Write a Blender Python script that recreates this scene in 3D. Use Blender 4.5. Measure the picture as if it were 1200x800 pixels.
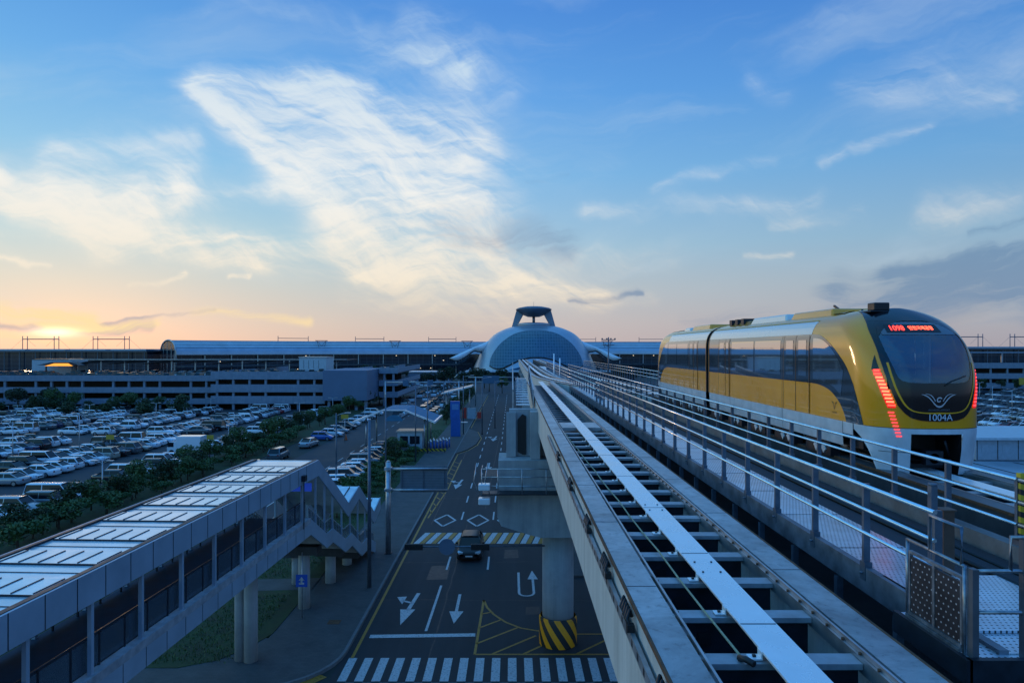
import bpy, bmesh, math, random
from mathutils import Vector, Matrix
R = math.radians
random.seed(7)
scene = bpy.context.scene
for o in list(bpy.data.objects):
    bpy.data.objects.remove(o)
COL = scene.collection

# ------------------------------------------------------------------ camera
EYE = 15.5            # eye height above the road, metres
F = 790.0             # focal length in pixels of a 1200 px wide picture
cd = bpy.data.cameras.new('camera'); cam = bpy.data.objects.new('camera', cd); COL.objects.link(cam)
cam.location = (0, 0, EYE); cam.rotation_euler = (R(90), 0, 0)
cd.sensor_width = 36; cd.lens = 36*F/1200; cd.shift_y = 10/1200
cd.clip_start = 0.1; cd.clip_end = 8000
scene.camera = cam

# ------------------------------------------------------------------ light
SUN_AZ = -34.0        # degrees from +Y, towards -X is negative
SUN_EL = 2.2
EXPOSURE = 0.0
SKY_GAIN = 1.0
scene.view_settings.view_transform = 'Standard'
scene.view_settings.look = 'None'
scene.view_settings.exposure = EXPOSURE
scene.view_settings.gamma = 1
scene.view_settings.use_curve_mapping = False
sd = bpy.data.lights.new('sun', 'SUN'); sun = bpy.data.objects.new('sun', sd); COL.objects.link(sun)
sd.energy = 0.15; sd.angle = R(4); sd.color = (1, .66, .38)
sdir = Vector((math.sin(R(SUN_AZ))*math.cos(R(SUN_EL)), math.cos(R(SUN_AZ))*math.cos(R(SUN_EL)), math.sin(R(SUN_EL))))
sun.rotation_euler = sdir.to_track_quat('Z', 'Y').to_euler()

def lin(r, g, b):
    f = lambda c: (c/255/12.92) if c/255 <= .04045 else ((c/255+.055)/1.055)**2.4
    return (f(r), f(g), f(b), 1)

world = bpy.data.worlds.new('World'); scene.world = world; world.use_nodes = True
W = world.node_tree; W.nodes.clear()
class NT:
    """tiny expression helper for node trees"""
    def __init__(s, t): s.t = t
    def new(s, k, **kw):
        n = s.t.nodes.new(k)
        for a, v in kw.items(): setattr(n, a, v)
        return n
    def put(s, sock, v):
        if hasattr(v, 'links') or isinstance(v, bpy.types.NodeSocket): s.t.links.new(v, sock)
        elif v is not None: sock.default_value = v
    def m(s, op, a, b=None, c=None, clamp=False):
        n = s.new('ShaderNodeMath', operation=op, use_clamp=clamp)
        for i, v in enumerate((a, b, c)):
            if v is not None: s.put(n.inputs[i], v)
        return n.outputs[0]
    def mix(s, f, a, b, bt='MIX'):
        n = s.new('ShaderNodeMix', data_type='RGBA', blend_type=bt)
        s.put(n.inputs[0], f); s.put(n.inputs[6], a); s.put(n.inputs[7], b)
        return n.outputs[2]
    def ramp(s, f, stops, interp='LINEAR'):
        n = s.new('ShaderNodeValToRGB'); n.color_ramp.interpolation = interp
        e = n.color_ramp.elements
        while len(e) > 1: e.remove(e[-1])
        e[0].position = stops[0][0]; e[0].color = stops[0][1]
        for p, c in stops[1:]:
            x = e.new(p); x.color = c
        s.put(n.inputs[0], f)
        return n.outputs[0]
    def smooth(s, x, a, b):
        n = s.new('ShaderNodeMapRange', interpolation_type='SMOOTHSTEP')
        s.put(n.inputs[0], x); n.inputs[1].default_value = a; n.inputs[2].default_value = b
        return n.outputs[0]
    def vec(s, x, y, z=0.0):
        n = s.new('ShaderNodeCombineXYZ')
        for i, v in enumerate((x, y, z)): s.put(n.inputs[i], v)
        return n.outputs[0]
    def noise(s, v, scale, det=4, rough=.55, dist=0.0, out=0):
        n = s.new('ShaderNodeTexNoise')
        if v is not None: s.put(n.inputs['Vector'], v)
        n.inputs['Scale'].default_value = scale; n.inputs['Detail'].default_value = det
        n.inputs['Roughness'].default_value = rough; n.inputs['Distortion'].default_value = dist
        return n.outputs[out]

def sky_world():
    n = NT(W)
    tc = n.new('ShaderNodeTexCoord').outputs['Generated']
    nz = n.new('ShaderNodeVectorMath', operation='NORMALIZE'); W.links.new(tc, nz.inputs[0])
    sp = n.new('ShaderNodeSeparateXYZ'); W.links.new(nz.outputs[0], sp.inputs[0])
    az = n.m('ARCTAN2', sp.outputs[0], sp.outputs[1])
    el = n.m('ARCSINE', sp.outputs[2])
    # base gradient by elevation
    t = n.m('MULTIPLY', el, 1/1.5708, clamp=True)
    P = lambda e: e/1.5708
    base = n.ramp(t, [(0, lin(206, 188, 188)), (P(.04), lin(206, 198, 198)), (P(.09), lin(194, 204, 210)),
                      (P(.15), lin(172, 207, 226)), (P(.25), lin(134, 194, 238)), (P(.36), lin(102, 172, 238)),
                      (P(.47), lin(82, 150, 228)), (P(.62), lin(80, 162, 242)), (P(.9), lin(92, 180, 255)), (1, lin(98, 186, 255))])
    # left of the view brighter and warmer, right deeper
    side = n.m('MULTIPLY', az, -1.0)
    lf = n.smooth(side, -.9, .9)
    base = n.mix(1.0, base, n.ramp(lf, [(0, (.62, .72, .84, 1)), (.5, (.90, .93, .98, 1)), (1, (.93, 1.05, 1.0, 1))]), 'MULTIPLY')
    # behind the viewer, away from the sunset, the sky is a deeper blue
    base = n.mix(n.smooth(n.m('ABSOLUTE', az), 1.3, 2.4), base, n.mix(1.0, base, (.52, .90, 1.2, 1), 'MULTIPLY'))
    # brighter, paler band added low on the left, out of view, lighting the train
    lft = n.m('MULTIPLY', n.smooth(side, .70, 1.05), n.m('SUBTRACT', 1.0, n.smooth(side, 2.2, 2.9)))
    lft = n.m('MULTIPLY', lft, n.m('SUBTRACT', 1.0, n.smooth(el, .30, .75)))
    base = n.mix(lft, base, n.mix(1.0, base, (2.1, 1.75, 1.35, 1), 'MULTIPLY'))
    # pale warm horizon on the sunset side
    low = n.m('POWER', 2.71828, n.m('MULTIPLY', n.m('ABSOLUTE', el), -1/.055))
    wz = n.m('POWER', 2.71828, n.m('MULTIPLY', n.m('POWER', n.m('SUBTRACT', az, R(SUN_AZ)), 2), -1/.55))
    base = n.mix(n.m('MULTIPLY', n.m('MULTIPLY', low, wz), .34, clamp=True), base, lin(228, 204, 176))
    # physical sky mixed in
    sk = n.new('ShaderNodeTexSky', sky_type='NISHITA'); sk.sun_disc = False
    sk.sun_elevation = R(SUN_EL); sk.sun_rotation = R(SUN_AZ); sk.altitude = 20; sk.dust_density = 1.0
    skc = n.mix(1.0, sk.outputs[0], (.16, .16, .16, 1), 'MULTIPLY')
    base = n.mix(.08, base, skc)
    # ---- clouds, laid out by compass direction and elevation
    def dirs(px, py):
        u = px-600; v = 410-py
        return math.atan2(u, F), math.atan2(v, math.hypot(u, F))
    wv = n.vec(az, el)
    wn = n.new('ShaderNodeTexNoise'); W.links.new(wv, wn.inputs['Vector'])
    wn.inputs['Scale'].default_value = 5.0; wn.inputs['Detail'].default_value = 5; wn.inputs['Roughness'].default_value = .55
    ws = n.new('ShaderNodeSeparateColor'); W.links.new(wn.outputs['Color'], ws.inputs[0])
    azw = n.m('ADD', az, n.m('MULTIPLY', n.m('SUBTRACT', ws.outputs[0], .5), .11))
    elw = n.m('ADD', el, n.m('MULTIPLY', n.m('SUBTRACT', ws.outputs[1], .5), .10))
    def capsule(p0, p1, r, amp, e1=1.0):
        a = dirs(*p0); b = dirs(*p1)
        ba = (b[0]-a[0], b[1]-a[1]); L2 = max(ba[0]**2+ba[1]**2, 1e-6)
        px_ = n.m('SUBTRACT', azw, a[0]); py_ = n.m('SUBTRACT', elw, a[1])
        h = n.m('ADD', n.m('MULTIPLY', px_, ba[0]/L2), n.m('MULTIPLY', py_, ba[1]/L2), clamp=True)
        dx = n.m('SUBTRACT', px_, n.m('MULTIPLY', h, ba[0])); dy = n.m('SUBTRACT', py_, n.m('MULTIPLY', h, ba[1]))
        d2 = n.m('ADD', n.m('MULTIPLY', dx, dx), n.m('MULTIPLY', dy, dy))
        return n.m('MULTIPLY', n.m('POWER', 2.71828, n.m('MULTIPLY', d2, -1/(r/F)**2)), amp)
    def total(lst):
        s_ = None
        for c in lst:
            v = capsule(*c); s_ = v if s_ is None else n.m('ADD', s_, v)
        return s_
    white = total([((246, 112), (345, 200), 20, .85), ((270, 104), (420, 108), 26, .8), ((350, 130), (430, 250), 38, 1.0), ((380, 150), (540, 190), 38, .55), ((430, 200), (590, 250), 34, .5), ((290, 150), (380, 230), 30, .7),
                   ((400, 130), (560, 150), 34, .7), ((440, 180), (520, 280), 50, .6), ((0, 212), (110, 262), 18, 1.15), ((110, 262), (300, 296), 20, 1.15), ((60, 205), (225, 205), 16, .6),
                   ((250, 292), (560, 300), 24, .9), ((110, 240), (200, 232), 22, .6),
                   ((150, 240), (320, 225), 12, .5), ((420, 250), (560, 300), 34, .8), ((430, 305), (690, 350), 22, .9), ((70, 175), (230, 172), 14, .6),
                   ((440, 48), (540, 90), 22, .65), ((490, 25), (600, 100), 26, .45), ((560, 305), (790, 300), 16, .5), ((560, 180), (700, 200), 26, .3),
                   ((965, 190), (1072, 157), 6, .55), ((760, 228), (902, 184), 8, .42), ((690, 253), (960, 232), 11, .5),
                   ((1090, 250), (1200, 240), 18, .5), ((870, 305), (915, 299), 5, .8), ((900, 262), (1010, 250), 9, .5),
                   ((1060, 100), (1190, 80), 34, .35), ((940, 40), (1010, 20), 26, .35), ((880, 85), (930, 105), 12, .4), ((1000, 110), (1180, 125), 18, .3),
                   ((160, 322), (225, 320), 4, 1.1), ((275, 327), (300, 325), 3, 1.0), ((-10, 296), (50, 296), 3, .7), ((240, 0), (420, 15), 14, .35),
                   ((410, 345), (600, 372), 16, .55), ((600, 330), (760, 345), 12, .5),
                   ((-350, 100), (-150, 250), 90, .8), ((-700, 250), (-200, 320), 80, .8), ((1500, 100), (1800, 220), 90, .5)])
    warm = total([((-60, 363), (110, 361), 10, 1.25), ((60, 372), (200, 378), 7, .75), ((-80, 392), (100, 390), 6, .7),
                  ((240, 368), (360, 378), 7, .5), ((-500, 370), (-100, 380), 22, .9)])
    dark = total([((1040, 312), (1260, 298), 15, .9), ((980, 340), (1300, 335), 24, .8), ((665, 352), (745, 335), 6, .8), ((520, 272), (660, 288), 24, .58),
                  ((1140, 272), (1220, 262), 4, .6), ((800, 370), (1100, 385), 14, .4), ((90, 376), (190, 380), 8, 1.0), ((620, 215), (665, 205), 5, .35), ((-40, 382), (60, 377), 5, .9), ((120, 366), (260, 369), 3, .6),
                  ((1300, 330), (2200, 330), 60, .8)])
    # streaky texture
    def rot(a, sx, sy):
        ca, sa = math.cos(a), math.sin(a)
        x = n.m('ADD', n.m('MULTIPLY', azw, ca*sx), n.m('MULTIPLY', elw, sa*sx))
        y = n.m('ADD', n.m('MULTIPLY', azw, -sa*sy), n.m('MULTIPLY', elw, ca*sy))
        return n.vec(x, y)
    st1 = n.noise(rot(-.50, 4.5, 20), 1.0, 10, .62, .45)
    st2 = n.noise(rot(.12, 6, 44), 1.0, 9, .62, .7)
    st3 = n.noise(rot(-.35, 12, 60), 1.0, 8, .62, .25)
    tex = n.m('ADD', n.m('MULTIPLY', n.m('SUBTRACT', n.smooth(st3, .25, .78), .5), .20), n.m('ADD', n.m('MULTIPLY', n.smooth(st1, .24, .78), .84), n.m('MULTIPLY', n.smooth(st2, .25, .80), .50)))
    wcl = n.m('MINIMUM', white, 1.15)
    dens = n.m('MULTIPLY', wcl, n.m('ADD', n.m('MULTIPLY', tex, .95), n.m('MULTIPLY', wcl, .08)))
    cw = n.m('MULTIPLY', n.smooth(dens, .0, 1.20), .90)
    cwarm = n.smooth(n.m('MULTIPLY', warm, n.m('ADD', n.smooth(st2, .25, .7), .3)), .1, .95)
    cdark = n.smooth(n.m('MULTIPLY', dark, n.m('ADD', n.smooth(st2, .3, .75), .45)), .1, 1.05)
    veil = n.m('MULTIPLY', n.m('MULTIPLY', n.smooth(n.noise(rot(.1, 2.2, 9), 1.0, 6, .6, .6), .45, .8), n.smooth(el, .0, .12)), .34)
    cc = n.ramp(n.m('MULTIPLY', el, 2.0, clamp=True), [(0, lin(244, 214, 176)), (.2, lin(250, 236, 214)), (.45, lin(250, 247, 240)), (.8, lin(206, 226, 240)), (1, lin(190, 218, 242))])
    c = n.mix(veil, base, lin(196, 216, 232))
    c = n.mix(cw, c, cc)
    c = n.mix(n.m('MULTIPLY', cdark, .66), c, n.mix(n.smooth(side, -.3, .3), lin(98, 134, 172), lin(150, 156, 176)))
    c = n.mix(cwarm, c, lin(255, 226, 172))
    # glow round the veiled sun
    da = n.m('SUBTRACT', az, dirs(66, 388)[0]); de = n.m('SUBTRACT', el, dirs(66, 389)[1])
    def glow(ra, re, k):
        return n.m('MULTIPLY', n.m('POWER', 2.71828, n.m('MULTIPLY', n.m('ADD', n.m('MULTIPLY', n.m('MULTIPLY', da, da), 1/ra**2), n.m('MULTIPLY', n.m('MULTIPLY', de, de), 1/re**2)), -1.0)), k)
    g1 = n.mix(1.0, c, n.mix(glow(.022, .0055, 1), (0, 0, 0, 1), (.85, .70, .45, 1)), 'ADD')
    g2 = n.mix(1.0, g1, n.mix(glow(.11, .022, 1), (0, 0, 0, 1), (.04, .01, .0, 1)), 'ADD')
    # below the horizon
    down = n.smooth(el, -.03, -.001)
    g2 = n.mix(down, (.05, .07, .10, 1), g2)
    g2 = n.mix(1.0, g2, (10*SKY_GAIN,)*3+(1,), 'MULTIPLY')
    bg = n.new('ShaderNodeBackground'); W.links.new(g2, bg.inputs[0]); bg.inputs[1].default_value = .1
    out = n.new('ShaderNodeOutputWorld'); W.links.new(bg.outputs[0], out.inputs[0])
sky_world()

# ------------------------------------------------------------------ materials
MATS = {}
def mat(name, col, rough=.6, metal=0.0, var=.18, scale=2.0, bump=0.0, coat=0.0, emit=None, es=1.0, spec=.5, trans=0.0, alpha=1.0, build=None):
    if name in MATS: return MATS[name]
    m = bpy.data.materials.new(name); m.use_nodes = True
    t = m.node_tree; n = NT(t); b = t.nodes['Principled BSDF']
    c = tuple(col)+(1,)
    b.inputs['Roughness'].default_value = rough; b.inputs['Metallic'].default_value = metal
    b.inputs['Specular IOR Level'].default_value = spec
    if coat: b.inputs['Coat Weight'].default_value = coat; b.inputs['Coat Roughness'].default_value = .04
    if trans: b.inputs['Transmission Weight'].default_value = trans
    if alpha < 1: b.inputs['Alpha'].default_value = alpha
    tc = n.new('ShaderNodeTexCoord').outputs['Object']
    if var:
        nz = n.noise(tc, scale, 6, .6)
        d = tuple(x*(1-var) for x in col)+(1,); u = tuple(min(1, x*(1+var)) for x in col)+(1,)
        cs = n.ramp(nz, [(.3, d), (.7, u)])
        t.links.new(cs, b.inputs['Base Color'])
        rr = n.new('ShaderNodeMapRange'); t.links.new(nz, rr.inputs[0]); rr.inputs[1].default_value = .3; rr.inputs[2].default_value = .7
        rr.inputs[3].default_value = max(0, rough*.85); rr.inputs[4].default_value = min(1, rough*1.15)
        t.links.new(rr.outputs[0], b.inputs['Roughness'])
    else: b.inputs['Base Color'].default_value = c
    if bump:
        bn = n.new('ShaderNodeBump'); bn.inputs['Strength'].default_value = bump; bn.inputs['Distance'].default_value = .02
        t.links.new(n.noise(tc, scale*8, 6, .6), bn.inputs['Height']); t.links.new(bn.outputs[0], b.inputs['Normal'])
    if emit: b.inputs['Emission Color'].default_value = tuple(emit)+(1,); b.inputs['Emission Strength'].default_value = es
    if build: build(n, t, b, tc)
    MATS[name] = m
    return m

def b_asphalt(n, t, b, tc):
    a = n.noise(tc, .12, 5, .6); f = n.noise(tc, 60, 3, .7); w = n.noise(tc, 1.1, 6, .65)
    # long tyre-worn lanes run along Y
    mp = n.new('ShaderNodeMapping'); mp.inputs['Scale'].default_value = (1.1, .03, 1); t.links.new(tc, mp.inputs[0])
    s = n.noise(mp.outputs[0], 1.0, 4, .6)
    v = n.m('ADD', n.m('ADD', n.m('MULTIPLY', a, .35), n.m('MULTIPLY', f, .15)), n.m('ADD', n.m('MULTIPLY', w, .2), n.m('MULTIPLY', s, .45)))
    t.links.new(n.ramp(v, [(.35, (.010, .011, .014, 1)), (.75, (.034, .035, .040, 1))]), b.inputs['Base Color'])
    bn = n.new('ShaderNodeBump'); bn.inputs['Strength'].default_value = .4; bn.inputs['Distance'].default_value = .01
    t.links.new(f, bn.inputs['Height']); t.links.new(bn.outputs[0], b.inputs['Normal'])
asphalt = mat('asphalt', (.05,)*3, .8, var=0, build=b_asphalt)
lot_asphalt = mat('lot_asphalt', (.034, .037, .044), .8, var=.3, scale=.3, bump=.2)
def b_paint(base):
    def f(n, t, b, tc):
        w = n.noise(tc, 9, 8, .75)
        t.links.new(n.ramp(w, [(.36, tuple(x*.35 for x in base)+(1,)), (.5, tuple(base)+(1,))]), b.inputs['Base Color'])
    return f
road_white = mat('road_white', (.5,)*3, .6, var=0, build=b_paint((.52, .53, .54)))
road_yellow = mat('road_yellow', (.5,)*3, .6, var=0, build=b_paint((.45, .20, .02)))
def b_paving(n, t, b, tc):
    br = n.new('ShaderNodeTexBrick'); t.links.new(tc, br.inputs[0]); br.inputs['Scale'].default_value = 1.6
    br.inputs['Color1'].default_value = (.085, .083, .08, 1); br.inputs['Color2'].default_value = (.115, .11, .105, 1); br.inputs['Mortar'].default_value = (.07, .07, .07, 1)
    br.inputs['Mortar Size'].default_value = .02
    t.links.new(n.mix(.5, br.outputs[0], n.ramp(n.noise(tc, .7, 6, .65), [(.3, (.035, .036, .040, 1)), (.7, (.095, .096, .10, 1))])), b.inputs['Base Color'])
paving = mat('paving', (.15,)*3, .85, var=0, build=b_paving)
kerbm = mat('kerb_stone', (.15, .155, .16), .8, var=.25, scale=3, bump=.2)
grass = mat('grass', (.03, .05, .016), .95, var=.55, scale=.9, bump=.8)
grass2 = mat('verge_grass', (.035, .065, .02), .95, var=.5, scale=1.5, bump=.8)
def b_concrete(c0, c1, streak=.5):
    def f(n, t, b, tc):
        a = n.noise(tc, .8, 7, .65)
        mp = n.new('ShaderNodeMapping'); mp.inputs['Scale'].default_value = (3.0, 3.0, .18); t.links.new(tc, mp.inputs[0])
        s = n.noise(mp.outputs[0], 1.0, 7, .7)
        v = n.m('ADD', n.m('MULTIPLY', a, 1-streak), n.m('MULTIPLY', s, streak))
        t.links.new(n.ramp(v, [(.32, c0+(1,)), (.68, c1+(1,))]), b.inputs['Base Color'])
        bn = n.new('ShaderNodeBump'); bn.inputs['Strength'].default_value = .25; bn.inputs['Distance'].default_value = .02
        t.links.new(n.noise(tc, 14, 6, .7), bn.inputs['Height']); t.links.new(bn.outputs[0], b.inputs['Normal'])
    return f
concrete = mat('concrete', (.3,)*3, .85, var=0, build=b_concrete((.24, .245, .25), (.46, .465, .46)))
girder_white = mat('girder_concrete', (.5,)*3, .75, var=0, build=b_concrete((.42, .41, .38), (.72, .70, .66), .7))
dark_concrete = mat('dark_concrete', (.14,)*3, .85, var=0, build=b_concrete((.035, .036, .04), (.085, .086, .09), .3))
garage_c = mat('garage_concrete', (.3,)*3, .8, var=0, build=b_concrete((.17, .21, .27), (.28, .33, .39), .4))
def b_beam(n, t, b, tc):
    a = n.noise(tc, .9, 8, .7, .5); f = n.noise(tc, 7, 6, .7); 
    c = n.ramp(a, [(.3, (.20, .205, .21, 1)), (.7, (.56, .56, .56, 1))])
    c = n.mix(n.m('MULTIPLY', n.smooth(f, .52, .72), .6), c, (.12, .11, .11, 1))
    t.links.new(c, b.inputs['Base Color'])
    t.links.new(n.m('ADD', n.m('MULTIPLY', f, .4), .2), b.inputs['Roughness'])
beam_top = mat('beam_steel', (.4,)*3, .4, .35, var=0, build=b_beam)
rust = mat('rust', (.13, .06, .03), .9, var=.5, scale=6, bump=.3)
galv = mat('galvanised_steel', (.42, .44, .46), .38, .75, var=.25, scale=3)
rail_steel = mat('rail_steel', (.88, .90, .92), .2, .85, var=.15, scale=5)
post_steel = mat('post_steel', (.12, .15, .19), .42, .5, var=.25, scale=5)
dark_steel = mat('dark_steel', (.024, .030, .040), .5, .4, var=.4, scale=4)
tie_steel = mat('tie_steel', (.34, .36, .38), .45, .4, var=.25, scale=4)
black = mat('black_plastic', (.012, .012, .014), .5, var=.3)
rubber = mat('rubber', (.015,)*3, .85, var=.3)
white_plate = mat('white_plate', (.90, .90, .90), .28, .25, var=.06, scale=1.5)
yellow_p = mat('yellow_paint', (.62, .36, .015), .45, var=.12)
def b_perf(n, t, b, tc):
    sp = n.new('ShaderNodeSeparateXYZ'); t.links.new(tc, sp.inputs[0])
    def cell(o, k, sh=None):
        v = n.m('MULTIPLY', o, k)
        if sh is not None: v = n.m('ADD', v, sh)
        return n.m('SUBTRACT', n.m('FRACT', v), .5), n.m('FLOOR', v)
    ry, iy = cell(sp.outputs[1], 14.0)
    rx, _ = cell(sp.outputs[0], 17.0, n.m('MULTIPLY', iy, .5))
    d = n.m('SQRT', n.m('ADD', n.m('MULTIPLY', rx, rx), n.m('MULTIPLY', ry, ry)))
    hole = n.m('SUBTRACT', 1.0, n.smooth(d, .16, .24))
    a = n.noise(tc, 1.7, 7, .7)
    c = n.ramp(a, [(.3, (.52, .56, .60, 1)), (.7, (.82, .86, .90, 1))])
    t.links.new(n.mix(hole, c, (.03, .035, .04, 1)), b.inputs['Base Color'])
    t.links.new(n.m('SUBTRACT', .55, n.m('MULTIPLY', hole, .5)), b.inputs['Metallic'])
    t.links.new(n.m('ADD', n.m('MULTIPLY', a, .25), .22), b.inputs['Roughness'])
perf = mat('perforated_plate', (.5,)*3, .35, .8, var=0, build=b_perf)
def b_perfv(n, t, b, tc):
    sp = n.new('ShaderNodeSeparateXYZ'); t.links.new(tc, sp.inputs[0])
    v = n.m('MULTIPLY', sp.outputs[2], 15.0); iy = n.m('FLOOR', v); ry = n.m('SUBTRACT', n.m('FRACT', v), .5)
    rx = n.m('SUBTRACT', n.m('FRACT', n.m('ADD', n.m('MULTIPLY', sp.outputs[1], 13.0), n.m('MULTIPLY', iy, .5))), .5)
    d = n.m('SQRT', n.m('ADD', n.m('MULTIPLY', rx, rx), n.m('MULTIPLY', ry, ry)))
    dot = n.m('SUBTRACT', 1.0, n.smooth(d, .10, .17))
    t.links.new(n.mix(dot, n.ramp(n.noise(tc, 3, 6, .7), [(.3, (.022, .023, .028, 1)), (.7, (.07, .072, .08, 1))]), (.6, .65, .7, 1)), b.inputs['Base Color'])
perf_v = mat('gate_plate', (.1,)*3, .4, .6, var=0, build=b_perfv)
def b_stripe(k, ang_scale, c0, c1, axis='yz'):
    def f(n, t, b, tc):
        sp = n.new('ShaderNodeSeparateXYZ'); t.links.new(tc, sp.inputs[0])
        if axis == 'cyl':
            a = n.m('MULTIPLY', n.m('ARCTAN2', sp.outputs[0], sp.outputs[1]), k/6.28318)
            v = n.m('ADD', a, n.m('MULTIPLY', sp.outputs[2], ang_scale))
        else:
            v = n.m('ADD', n.m('MULTIPLY', sp.outputs[0], k), n.m('MULTIPLY', sp.outputs[2], ang_scale))
        s = n.m('GREATER_THAN', n.m('FRACT', v), .5)
        dirt = n.noise(tc, 3, 7, .7)
        c = n.mix(s, c0+(1,), c1+(1,))
        t.links.new(n.mix(n.m('MULTIPLY', n.smooth(dirt, .5, .8), .5), c, (.06, .055, .05, 1)), b.inputs['Base Color'])
    return f
band_stripe = mat('pier_stripes', (.5,)*3, .5, var=0, build=b_stripe(9, -.95, (.95, .33, .002), (.015, .015, .015), 'cyl'))
post_stripe = mat('post_stripes', (.5,)*3, .5, var=0, build=b_stripe(2.0, 6.5, (.62, .42, .02), (.02, .02, .02), 'flat'))
glass_dark = mat('dark_glass', (.012, .018, .028), .06, .0, var=0, spec=.8)
def b_facade(n, t, b, tc):
    sp = n.new('ShaderNodeSeparateXYZ'); t.links.new(tc, sp.inputs[0])
    gx = n.m('LESS_THAN', n.m('FRACT', n.m('MULTIPLY', sp.outputs[0], .25)), .05)
    gz = n.m('LESS_THAN', n.m('FRACT', n.m('MULTIPLY', sp.outputs[2], .4)), .06)
    g = n.m('MAXIMUM', gx, gz)
    t.links.new(n.mix(g, (.012, .03, .05, 1), (.10, .12, .14, 1)), b.inputs['Base Color'])
facade = mat('curtain_wall', (.02,)*3, .15, var=0, build=b_facade)
vault_m = mat('vault_metal', (.42, .50, .56), .38, .4, var=.12, scale=.2)
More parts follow.
